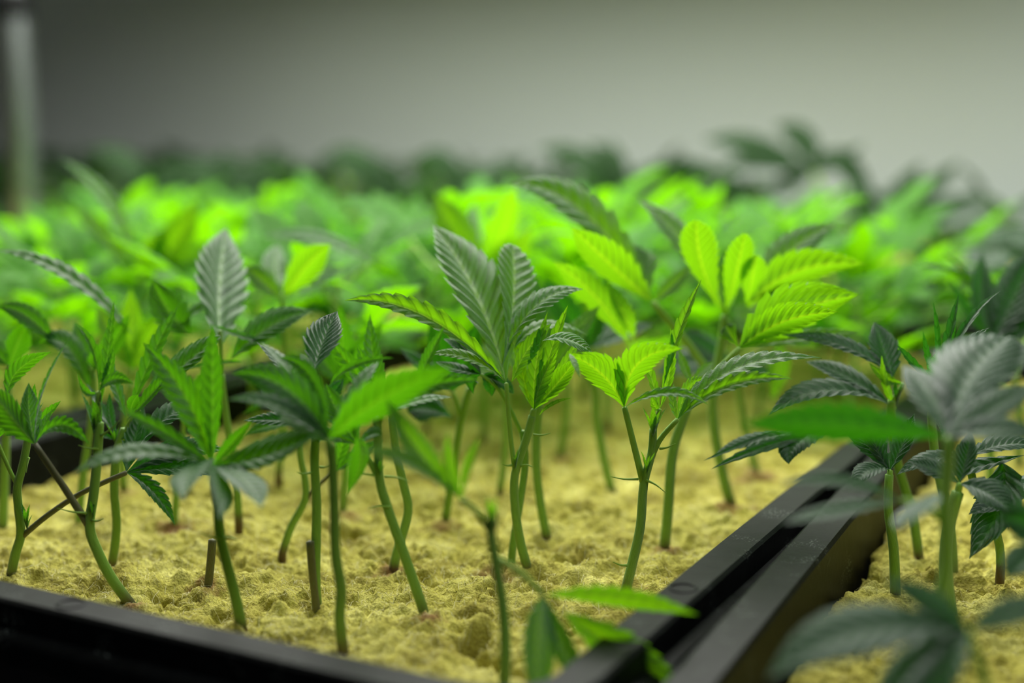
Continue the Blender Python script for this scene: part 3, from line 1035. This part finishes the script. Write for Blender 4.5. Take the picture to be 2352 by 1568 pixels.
for lb, Y, st, rad, lv in (
    ('leaning stem right behind the tallest centre cutting, thin bracts on it', 44.1, [(1257, 1237), (1243, 1170), (1232, 1080), (1232, 1000), (1238, 930)], (11, 10),
     [([(1236, 950), (1240, 900)], 6, [(1340, 745, 0.5, 1290, 820, 60, 30, .35), (1380, 700, 2, 1300, 780, 56, 20, .35), (1160, 800, .5, 1200, 850, 50, 40, .35), (1290, 760, 0, 1260, 830, 40, 15, .5), (1240, 740, .8, 1240, 830, 40, 15, .5)])]),
    ('green stem with a dark mid-band between the centre and yellow-fan plants', 49.5, [(1407, 1134), (1388, 1060), (1370, 960), (1366, 890), (1345, 820)], (11, 9),
     [([(1352, 840), (1350, 800)], 6, [(1250, 640, 0, 1300, 720, 70, 20, .35), (1500, 745, -1, 1430, 770, 60, 55, .35), (1380, 700, 0, 1360, 750, 60, 20, .4), (1440, 700, 1, 1400, 740, 50, 40, .4), (1300, 780, 0, 1320, 790, 50, 40, .3)], 'leaf_shaded')]),
    ('thin brown-footed stem rising out of focus behind the centre pair', 49.8, [(1148, 1130), (1158, 1050), (1163, 960), (1160, 880)], (9, 8),
     [([(1160, 900), (1158, 850)], 6, [(1050, 780, 0, 1100, 820, 50, 40, .35), (1240, 770, 0, 1200, 800, 50, 30, .35), (1120, 700, 0, 1140, 780, 50, 20, .35), (1000, 850, 0, 1080, 850, 50, 45, .35)])]),
    ('slim stem with a hooked dark leaf behind the forked front plant', 45.7, [(1021, 1204), (1036, 1110), (1056, 980), (1078, 890)], (10, 8),
     [([(1060, 960), (1040, 900)], 6, [(935, 945, 0, 980, 920, 84, 35, .2, (1040, 960, 0), .3), (990, 720, 0, 1010, 800, 60, 20, .35), (1100, 740, 0, 1080, 810, 60, 20, .35), (920, 800, 0, 980, 850, 50, 40, .35)], 'leaf_shaded')]),
    ('far slim stem standing alone on pale wool above the stain', 54.5, [(1287, 1054), (1298, 970), (1302, 900), (1296, 830)], (10, 8),
     [([(1297, 850), (1295, 800)], 6, [(1200, 700, 0, 1240, 740, 60, 30, .35), (1380, 660, 0, 1340, 730, 60, 20, .35), (1290, 640, 0, 1290, 720, 56, 10, .35), (1220, 620, 2, 1250, 720, 50, 10, .35)])]),
    ('stem rising from a red-brown stain near the dividing rims', 51.9, [(1738, 1092), (1716, 1000), (1700, 920), (1690, 850)], (10, 8),
     [([(1692, 870), (1740, 810), (1780, 780)], 5, [(1772, 920, -.5, 1800, 830, 48, 20, .35), (1880, 800, 0, 1830, 770, 44, 20, .35), (1690, 700, 1, 1720, 750, 60, 20, .35)]),
      ([(1690, 850)], 5, [(1500, 860, 0, 1600, 810, 90, 45, .25), (1560, 760, 0, 1620, 800, 70, 40, .3), (1800, 870, 0, 1750, 850, 40, 30, .3)], 'leaf_shaded')]),
    ('hazy stem emerging from under the grey-green drooping leaves', 46.7, [(786, 1184), (792, 1100), (800, 1010), (790, 930)], (10, 8),
     [([(790, 950), (786, 890)], 6, [(690, 760, 0, 740, 820, 60, 30, .35), (880, 740, 0, 830, 810, 60, 20, .35), (780, 700, 0, 785, 790, 56, 10, .35)])]),
    ('short stained stem half hidden behind the hanging dark leaflet tip', 45.5, [(400, 1212), (404, 1150), (412, 1080), (420, 1000)], (9, 8),
     [([(420, 1010), (424, 950)], 6, [(350, 640, 0, 380, 720, 84, 15, .35, (440, 770, 0)), (540, 660, 1, 480, 700, 40, 60, .5, (360, 770, 0)), (330, 820, 0, 380, 880, 50, 40, .35), (500, 840, 0, 470, 880, 50, 20, .35)], 'leaf')]),
    ('hazy stem left of the cut stump beneath the purple side shoot', 50.1, [(285, 1126), (280, 1050), (290, 960), (300, 880)], (11, 9),
     [([(300, 900), (302, 850)], 6, [(220, 700, 0, 260, 770, 60, 20, .35), (380, 720, 0, 340, 780, 60, 20, .35), (300, 660, 0, 300, 760, 56, 10, .35)])]),
    ('pale stem cut by the picture edge behind the purple petiole', 45.0, [(6, 1218), (10, 1100), (14, 980), (20, 880)], (12, 9),
     [([(18, 900), (20, 840)], 6, [(-8, 704, 0, 60, 700, 50, 20, .4, (136, 800, 0)), (-80, 760, 0, -20, 800, 60, 20, .35), (60, 740, 0, 40, 790, 56, 10, .35)])]),
):
    plant(lb, Y, st, rad, lv)

plant('cutting with one tall broad grey-green leaf standing upright', 44.0,
      [(548, 1190), (540, 1080), (520, 960), (508, 860)], (10, 8),
      leaves=[([(508, 870), (505, 760)], 6, [
          (520, 522, 5.2, 498, 640, 122, 20, 0.3, (504, 800, 0)), (720, 714, 0.6, 610, 730, 84, 45, 0.25, (530, 826, 0)),
          (620, 790, 0, 560, 775, 18, 30, 0.5, (480, 745, 0)), (420, 850, -0.4, 470, 830, 14, 20, .5, (560, 830, 0))])])
plant('cutting whose long arched leaf trails off toward the left edge', 45.5,
      [(180, 1230), (190, 1100), (210, 960), (215, 860)], (10, 8),
      leaves=[([(214, 900), (215, 850)], 6, [
          (-12, 574, 0.4, 160, 590, 52, 50, 0.35, (305, 770, 0)), (88, 790, -0.6, 160, 740, 66, 40, 0.35, (208, 905, -.4)), (232, 780, -0.8, 240, 850, 60, -15, 0.4),
          (170, 740, 0.5, 190, 800, 50, 20, .35), (300, 720, 0, 260, 790, 50, 20, .35)])])
plant('pale blurred cutting with a very tall arching leaf against the wall', 62.0,
      [(360, 960), (350, 860), (330, 740), (325, 640)], (9, 7),
      leaves=[([(326, 680), (322, 640)], 6, [
          (138, 366, 1.0, 270, 430, 40, 30, 0.35), (165, 465, 0, 230, 530, 44, 20, 0.3), (450, 460, 0, 420, 560, 80, 20, .3), (380, 520, 0, 350, 580, 60, 10, .3), (560, 560, 0, 440, 590, 60, 20, .3)])])
plant('blurred cutting with a lime spear and a pale spear behind the centre', 57.0,
      [(1110, 1010), (1112, 880), (1115, 740), (1118, 680)], (9, 7),
      leaves=[([(1116, 720), (1116, 680)], 6, [
          (1090, 462, 3.0, 1080, 560, 44, 0, 0.3, (1090, 620, 0)), (1182, 428, -3.0, 1160, 520, 64, -10, 0.3, (1120, 640, 0)), (1000, 440, 0, 1040, 540, 100, 25, .3),
          (600, 545, 0, 740, 520, 46, 50, .3, (880, 620, 0)), (1220, 520, -1.5, 1180, 600, 60, 10, .3)])])
plant('mid-row cutting with a smooth pale leaf beside the upright grey one', 50.0,
      [(640, 1090), (650, 950), (655, 800), (650, 720)], (9, 7),
      leaves=[([(650, 740), (648, 690)], 6, [
          (800, 618, 1.2, 700, 630, 78, 50, 0.2, (640, 672, 0)), (640, 560, 3.0, 620, 620, 70, 30, .25), (560, 610, 0, 600, 640, 60, 30, .3), (760, 560, -1.5, 700, 600, 70, 0, .3)])])

# ------------------------------------------------------------------ plants in the right tray, its shade put into their leaf colour
DK = 'leaf_shaded'
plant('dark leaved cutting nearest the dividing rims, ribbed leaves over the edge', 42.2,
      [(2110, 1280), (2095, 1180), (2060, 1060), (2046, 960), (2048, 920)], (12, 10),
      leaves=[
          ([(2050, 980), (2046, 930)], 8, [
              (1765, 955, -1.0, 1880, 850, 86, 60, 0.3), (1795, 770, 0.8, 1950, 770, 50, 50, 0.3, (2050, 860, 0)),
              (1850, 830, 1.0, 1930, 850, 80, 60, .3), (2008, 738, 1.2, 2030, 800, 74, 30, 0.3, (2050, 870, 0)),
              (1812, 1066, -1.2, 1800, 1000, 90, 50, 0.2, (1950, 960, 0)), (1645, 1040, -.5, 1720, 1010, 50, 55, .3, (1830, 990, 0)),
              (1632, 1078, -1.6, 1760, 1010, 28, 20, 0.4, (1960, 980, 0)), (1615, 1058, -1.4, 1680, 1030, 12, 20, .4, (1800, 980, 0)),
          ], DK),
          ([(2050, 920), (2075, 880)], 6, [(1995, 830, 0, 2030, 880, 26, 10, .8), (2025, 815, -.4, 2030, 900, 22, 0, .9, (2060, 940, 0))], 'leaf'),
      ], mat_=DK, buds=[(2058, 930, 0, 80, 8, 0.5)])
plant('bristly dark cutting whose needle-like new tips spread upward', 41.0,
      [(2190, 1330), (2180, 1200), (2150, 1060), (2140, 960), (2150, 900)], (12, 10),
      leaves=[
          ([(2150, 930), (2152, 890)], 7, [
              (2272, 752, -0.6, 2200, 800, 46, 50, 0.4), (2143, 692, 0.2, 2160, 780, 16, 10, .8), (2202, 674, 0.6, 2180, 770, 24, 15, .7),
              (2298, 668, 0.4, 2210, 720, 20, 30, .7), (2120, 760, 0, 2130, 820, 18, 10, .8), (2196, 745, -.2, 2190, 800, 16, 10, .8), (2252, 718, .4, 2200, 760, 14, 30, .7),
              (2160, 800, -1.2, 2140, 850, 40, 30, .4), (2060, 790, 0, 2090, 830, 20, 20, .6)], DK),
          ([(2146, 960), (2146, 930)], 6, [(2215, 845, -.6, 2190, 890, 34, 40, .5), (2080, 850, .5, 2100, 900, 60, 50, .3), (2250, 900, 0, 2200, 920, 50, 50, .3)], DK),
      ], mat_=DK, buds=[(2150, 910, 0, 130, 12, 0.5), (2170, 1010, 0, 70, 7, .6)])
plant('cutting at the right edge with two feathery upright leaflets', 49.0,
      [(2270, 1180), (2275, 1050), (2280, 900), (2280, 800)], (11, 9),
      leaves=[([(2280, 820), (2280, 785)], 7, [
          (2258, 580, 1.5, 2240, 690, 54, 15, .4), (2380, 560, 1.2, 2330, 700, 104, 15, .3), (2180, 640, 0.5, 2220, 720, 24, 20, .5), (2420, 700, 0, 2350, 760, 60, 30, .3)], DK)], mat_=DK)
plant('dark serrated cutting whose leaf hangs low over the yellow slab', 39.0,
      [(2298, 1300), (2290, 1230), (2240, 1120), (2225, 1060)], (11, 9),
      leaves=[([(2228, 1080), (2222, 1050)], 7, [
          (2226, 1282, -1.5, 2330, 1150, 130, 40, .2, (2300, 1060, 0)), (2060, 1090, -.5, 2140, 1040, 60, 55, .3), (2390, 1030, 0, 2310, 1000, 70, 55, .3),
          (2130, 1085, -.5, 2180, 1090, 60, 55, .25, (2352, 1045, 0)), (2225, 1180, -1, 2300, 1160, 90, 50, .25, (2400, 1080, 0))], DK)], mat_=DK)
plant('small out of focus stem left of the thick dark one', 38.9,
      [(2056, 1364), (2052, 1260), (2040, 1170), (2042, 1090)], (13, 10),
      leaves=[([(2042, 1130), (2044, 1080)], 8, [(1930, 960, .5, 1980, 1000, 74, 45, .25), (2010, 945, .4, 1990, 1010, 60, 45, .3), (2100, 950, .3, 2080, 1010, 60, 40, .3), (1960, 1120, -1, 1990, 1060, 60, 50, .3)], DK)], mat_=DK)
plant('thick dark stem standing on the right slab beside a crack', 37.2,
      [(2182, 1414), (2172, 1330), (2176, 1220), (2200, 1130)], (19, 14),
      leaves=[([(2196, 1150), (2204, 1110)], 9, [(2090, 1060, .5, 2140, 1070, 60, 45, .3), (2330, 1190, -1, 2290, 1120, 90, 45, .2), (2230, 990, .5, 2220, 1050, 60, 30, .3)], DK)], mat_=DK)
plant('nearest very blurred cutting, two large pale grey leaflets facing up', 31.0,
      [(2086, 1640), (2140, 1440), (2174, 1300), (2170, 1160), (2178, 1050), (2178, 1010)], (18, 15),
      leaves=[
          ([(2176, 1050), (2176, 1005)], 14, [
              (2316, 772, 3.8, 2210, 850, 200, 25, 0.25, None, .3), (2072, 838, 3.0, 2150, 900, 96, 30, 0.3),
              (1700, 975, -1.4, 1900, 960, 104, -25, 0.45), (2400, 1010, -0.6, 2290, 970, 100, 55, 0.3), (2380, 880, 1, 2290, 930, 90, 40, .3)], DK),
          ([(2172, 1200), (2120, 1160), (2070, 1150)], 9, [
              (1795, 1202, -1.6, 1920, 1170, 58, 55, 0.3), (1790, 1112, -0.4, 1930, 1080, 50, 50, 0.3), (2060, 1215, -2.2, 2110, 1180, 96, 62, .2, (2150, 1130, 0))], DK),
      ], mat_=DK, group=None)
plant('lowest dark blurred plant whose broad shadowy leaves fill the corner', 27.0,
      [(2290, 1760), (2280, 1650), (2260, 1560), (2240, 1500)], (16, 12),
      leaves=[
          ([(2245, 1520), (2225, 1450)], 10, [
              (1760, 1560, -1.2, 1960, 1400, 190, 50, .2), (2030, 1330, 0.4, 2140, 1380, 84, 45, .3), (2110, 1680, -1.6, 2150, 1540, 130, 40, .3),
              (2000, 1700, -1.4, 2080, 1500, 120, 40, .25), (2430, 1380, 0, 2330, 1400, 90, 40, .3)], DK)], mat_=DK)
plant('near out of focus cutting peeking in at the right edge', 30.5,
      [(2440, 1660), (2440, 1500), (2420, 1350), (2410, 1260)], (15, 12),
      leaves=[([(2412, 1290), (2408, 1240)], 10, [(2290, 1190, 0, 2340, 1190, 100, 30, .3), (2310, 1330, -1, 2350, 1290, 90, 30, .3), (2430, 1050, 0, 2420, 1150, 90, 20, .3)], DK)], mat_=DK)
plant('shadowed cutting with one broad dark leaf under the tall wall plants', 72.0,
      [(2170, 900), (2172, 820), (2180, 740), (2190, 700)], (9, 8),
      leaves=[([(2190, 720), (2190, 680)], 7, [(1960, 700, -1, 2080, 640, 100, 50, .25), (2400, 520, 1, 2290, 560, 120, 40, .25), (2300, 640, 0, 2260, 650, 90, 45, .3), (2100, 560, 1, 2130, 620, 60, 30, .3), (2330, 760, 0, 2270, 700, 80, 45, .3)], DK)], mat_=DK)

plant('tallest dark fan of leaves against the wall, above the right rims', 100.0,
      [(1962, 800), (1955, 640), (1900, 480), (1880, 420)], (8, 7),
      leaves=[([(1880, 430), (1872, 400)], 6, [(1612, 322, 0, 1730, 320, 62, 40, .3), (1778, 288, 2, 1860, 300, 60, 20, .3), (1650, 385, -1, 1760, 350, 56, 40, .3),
               (2022, 515, -1, 1930, 300, 66, 40, .3), (1985, 330, 1, 1930, 370, 30, 20, .3), (1760, 450, -1, 1800, 420, 50, 40, .3)], 'leaf_wall_shaded'),
              ([(1900, 480), (1930, 470)], 6, [(2010, 560, 0, 1990, 460, 50, 40, .3), (1830, 560, 0, 1850, 500, 50, 40, .3)], 'leaf_wall_shaded')], mat_='leaf_wall_shaded')
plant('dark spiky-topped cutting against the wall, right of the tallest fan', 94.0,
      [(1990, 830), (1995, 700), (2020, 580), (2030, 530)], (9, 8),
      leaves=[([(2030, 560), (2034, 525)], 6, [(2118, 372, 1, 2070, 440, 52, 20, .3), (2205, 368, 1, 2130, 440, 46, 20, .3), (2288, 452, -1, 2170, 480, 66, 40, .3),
               (1900, 600, 0, 1960, 540, 60, 40, .3), (2200, 560, -1, 2130, 520, 50, 40, .3)], 'leaf_wall_shaded')], mat_='leaf_wall_shaded')
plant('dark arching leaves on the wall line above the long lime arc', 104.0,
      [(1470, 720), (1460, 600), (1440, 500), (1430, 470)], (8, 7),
      leaves=[([(1430, 480), (1425, 460)], 6, [(1232, 342, 0, 1350, 350, 66, 40, .3), (1352, 330, 1, 1410, 360, 60, 30, .3), (1540, 400, 0, 1480, 400, 70, 40, .3), (1400, 320, 2, 1440, 380, 30, 20, .3)], 'leaf_wall_shaded')], mat_='leaf_wall_shaded')
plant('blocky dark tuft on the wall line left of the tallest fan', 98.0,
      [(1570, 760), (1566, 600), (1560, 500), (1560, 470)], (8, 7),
      leaves=[([(1560, 480), (1560, 450)], 6, [(1500, 370, 0, 1520, 400, 74, 30, .3), (1640, 380, 1, 1600, 390, 80, 30, .3), (1570, 355, 0, 1570, 400, 70, 20, .3), (1660, 460, -1, 1620, 430, 60, 40, .3), (1460, 470, 0, 1500, 450, 60, 40, .3)], 'leaf_wall_shaded')], mat_='leaf_wall_shaded')
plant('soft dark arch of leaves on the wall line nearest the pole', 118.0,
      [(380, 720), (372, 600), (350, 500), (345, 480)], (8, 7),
      leaves=[([(346, 490), (344, 470)], 6, [(208, 345, 0, 310, 350, 62, 40, .3), (470, 372, 1, 400, 400, 84, 30, .3), (350, 385, 0, 350, 420, 50, 20, .3), (250, 470, 0, 290, 430, 50, 40, .3)], 'leaf_wall_shaded')], mat_='leaf_wall_shaded')
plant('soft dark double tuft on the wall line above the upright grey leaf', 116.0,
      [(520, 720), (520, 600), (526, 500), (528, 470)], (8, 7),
      leaves=[([(528, 480), (528, 460)], 6, [(420, 375, 0, 470, 390, 90, 40, .3), (512, 345, 1, 525, 390, 70, 20, .3), (640, 352, 1, 600, 400, 60, 30, .3), (650, 440, 0, 600, 430, 90, 40, .3), (430, 440, 0, 470, 440, 80, 40, .3)], 'leaf_wall_shaded')], mat_='leaf_wall_shaded')
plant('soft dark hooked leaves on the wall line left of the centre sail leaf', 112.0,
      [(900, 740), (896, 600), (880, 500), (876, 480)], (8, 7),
      leaves=[([(876, 490), (874, 470)], 6, [(752, 352, 0, 840, 350, 80, 40, .3), (850, 350, 1, 870, 400, 60, 20, .3), (930, 400, 0, 910, 410, 60, 30, .3), (960, 470, 0, 920, 450, 60, 40, .3)], 'leaf_wall_shaded')], mat_='leaf_wall_shaded')
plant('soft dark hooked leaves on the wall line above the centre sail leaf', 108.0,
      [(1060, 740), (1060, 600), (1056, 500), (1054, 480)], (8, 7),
      leaves=[([(1054, 490), (1052, 470)], 6, [(960, 362, 0, 1030, 350, 74, 40, .3), (1110, 400, 1, 1080, 400, 60, 30, .3), (1190, 380, 0, 1120, 400, 60, 40, .3), (1180, 460, 0, 1120, 440, 60, 40, .3)], 'leaf_wall_shaded')], mat_='leaf_wall_shaded')

# ------------------------------------------------------------------ the crowd behind: a few grown plants, copied one by one
def grow(seed, h, spread=1.0, mat_='leaf', lod=8, dark=False):
    rnd = random.Random(seed)
    root = thing('cannabis_cutting', 'x', 'plant', (0, 0, 0))
    lean = Vector((rnd.uniform(-1, 1), rnd.uniform(-1, 1), 0)) * 0.7
    pts = [Vector((0, 0, -0.4)), lean * 0.3 + Vector((0, 0, h * 0.25)), lean * 0.9 + Vector((0, 0, h * 0.5)), lean + Vector((rnd.uniform(-.3, .3), rnd.uniform(-.3, .3), h * 0.8))]
    sp = smooth_path(pts, 4)
    mb = MB(); mb.tube(sp, lerp_r((0.16, 0.11), len(sp)), 7)
    mb.build('stem', M['stem'], root)
    nl = rnd.choice((5, 6, 7)) if mat_ == 'leaf_far' else rnd.choice((4, 5, 6))
    az0 = rnd.uniform(0, 6.28)
    for k in range(nl):
        f = 0.45 + 0.5 * k / (nl - 1)
        c = sp[min(len(sp) - 1, int(f * (len(sp) - 1)))]
        az = az0 + k * 2.5 + rnd.uniform(-.4, .4)
        up = 0.25 + 0.45 * f + rnd.uniform(-.2, .3)
        d = Vector((math.cos(az), math.sin(az), up)).normalized()
        pl = h * rnd.uniform(0.14, 0.28) * spread
        hub = c + d * pl
        mb = MB()
        mb.tube(smooth_path([c, c + d * pl * 0.5 + Vector((0, 0, -0.1)), hub], 2), [0.08, 0.07, 0.07, 0.06, 0.06], 6, cap=False)
        lo = mb.build('leaf', M['petiole'], root, origin=hub)
        side = Vector((-math.sin(az), math.cos(az), 0))
        nn = 5 if rnd.random() > 0.35 else 3
        ml = h * rnd.uniform(0.34, 0.50) * spread
        mb = MB()
        for j in range(nn):
            a = (j - (nn - 1) / 2) * math.radians(rnd.uniform(30, 42))
            q = (d * math.cos(a) + side * math.sin(a)).normalized()
            q = (q + Vector((0, 0, rnd.uniform(-.25, .35)))).normalized()
            ln = ml * (1 - 0.32 * abs(a)) * rnd.uniform(0.8, 1.1)
            droop = rnd.uniform(-0.05, 0.38) * ln
            p1 = hub + q * ln * 0.55 + Vector((0, 0, 0.05 * ln))
            p2 = hub + q * ln - Vector((0, 0, droop))
            nrm = (Vector((0, 0, 1)) * 0.9 - Vector((math.cos(az), math.sin(az), 0)) * 0.5)
            leaflet(mb, hub, p1, p2, ln * rnd.uniform(0.24, 0.36), nrm, rnd.uniform(.2, .5), lod, 2, corr=0.8)
        mb.build('blade', M[mat_], lo, origin=hub)
    return root


def copy_plant(r, loc, rz, s, label, group):
    c = r.copy(); COL.objects.link(c)
    c.location = Vector(loc) * CM; c.rotation_euler = (0, 0, rz); c.scale = (s, s, s)
    c['label'] = label; c['group'] = group
    for ch in r.children:
        d = ch.copy(); COL.objects.link(d); d.parent = c
        for gch in ch.children:
            e = gch.copy(); COL.objects.link(e); e.parent = d
    return c


T1 = [grow(100 + k, 7.4 + 0.35 * (k % 4), 1.28, 'leaf_far', 8) for k in range(8)]
T2 = [grow(200 + k, 7.6 + 0.3 * (k % 4), 1.15, 'leaf_wall_shaded', 7) for k in range(6)]
used = set()


def place(tpl, x, y, label, group, s=1.0, rnd=random):
    r = tpl
    rz = rnd.uniform(0, 6.28)
    if r.name not in used:
        used.add(r.name)
        r.location = (x * CM, y * CM, 0); r.rotation_euler = (0, 0, rz); r.scale = (s, s, s)
        r['label'] = label; r['group'] = group
        return r
    return copy_plant(r, (x, y, 0), rz, s, label, group)


def in_view(x, y, z=6, m=120):
    X = x * CA + y * SA; Y = -x * SA + y * CA
    if Y < 5:
        return False
    px = 1176 + F_PX * X / Y
    return -m < px < 2352 + m


ORD = ['first', 'second', 'third', 'fourth', 'fifth', 'sixth', 'seventh', 'eighth', 'ninth', 'tenth', 'eleventh', 'twelfth', 'thirteenth']
rnd = random.Random(5)
nI = 0
for (x0, x1, y0, y1, lo, hi, lb, gr, tp, step, nx, jit) in (
        (MX0, MX1, 46.0, 77.5, .84, 1.08, 'glowing cutting deep in the front tray, %s blurred row, %s from the right', 'blurred cuttings at the back of the front tray', T1, 4.4, 6, .6),
        (-68.6, -42.4, 27.5, 77.5, .74, .95, 'bright cutting past the double rim, %s row back, %s from it', 'bright cuttings in the second tray', T1, 4.2, 6, .6),
        (-97.6, -71.2, 48.0, 77.5, .60, .76, 'hazy bright cutting toward the pole, %s row, %s from the rim', 'hazy cuttings two trays away', T1, 4.6, 6, .6),
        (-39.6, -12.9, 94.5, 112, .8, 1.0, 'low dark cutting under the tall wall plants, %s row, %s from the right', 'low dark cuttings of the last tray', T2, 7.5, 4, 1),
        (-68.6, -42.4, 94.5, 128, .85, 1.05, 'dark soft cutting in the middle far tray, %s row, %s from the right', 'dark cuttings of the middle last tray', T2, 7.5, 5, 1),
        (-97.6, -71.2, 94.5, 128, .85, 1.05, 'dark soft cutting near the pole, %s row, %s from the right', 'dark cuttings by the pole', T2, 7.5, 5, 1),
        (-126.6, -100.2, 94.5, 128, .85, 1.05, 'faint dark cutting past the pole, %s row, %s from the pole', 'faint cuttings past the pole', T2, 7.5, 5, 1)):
    y = y0
    row = 0
    while y < y1:
        spots = []
        for k in range(nx):
            x = x0 + 2.6 + (x1 - x0 - 5.0) * (k + 0.5 * (row % 2) * 0.6) / (nx - 0.7) + rnd.uniform(-jit, jit)
            yy = y + rnd.uniform(-jit, jit)
            if in_view(x, yy) and not (yy < 54.5 and x > -31 and x0 == MX0):
                spots.append((x, yy))
        spots.sort(reverse=True)
        if spots:
            for k, (x, yy) in enumerate(spots):
                place(tp[rnd.randrange(len(tp))], x, yy, lb % (ORD[row], ORD[k]), gr, rnd.uniform(lo, hi), rnd)
                nI += 1
            row += 1
        y += step
# extra dark cuttings at the back of the right tray
for k, (x, y) in enumerate(((-7.5, 56), (-6.8, 61), (-7.4, 66), (-2.5, 54), (-3, 60))):
    if in_view(x, y):
        place(T2[k % 6], x, y, 'dark cutting at the rear of the dim tray, %s in the line' % ORD[k], 'rear cuttings of the right-hand tray', 0.95, rnd)
for t in T1 + T2:
    if t.name not in used:
        for ch in list(t.children):
            for gch in list(ch.children):
                bpy.data.objects.remove(gch)
            bpy.data.objects.remove(ch)
        bpy.data.objects.remove(t)
print('crowd plants', nI)

for o in bpy.data.objects:
    if '_o' in o:
        del o['_o']
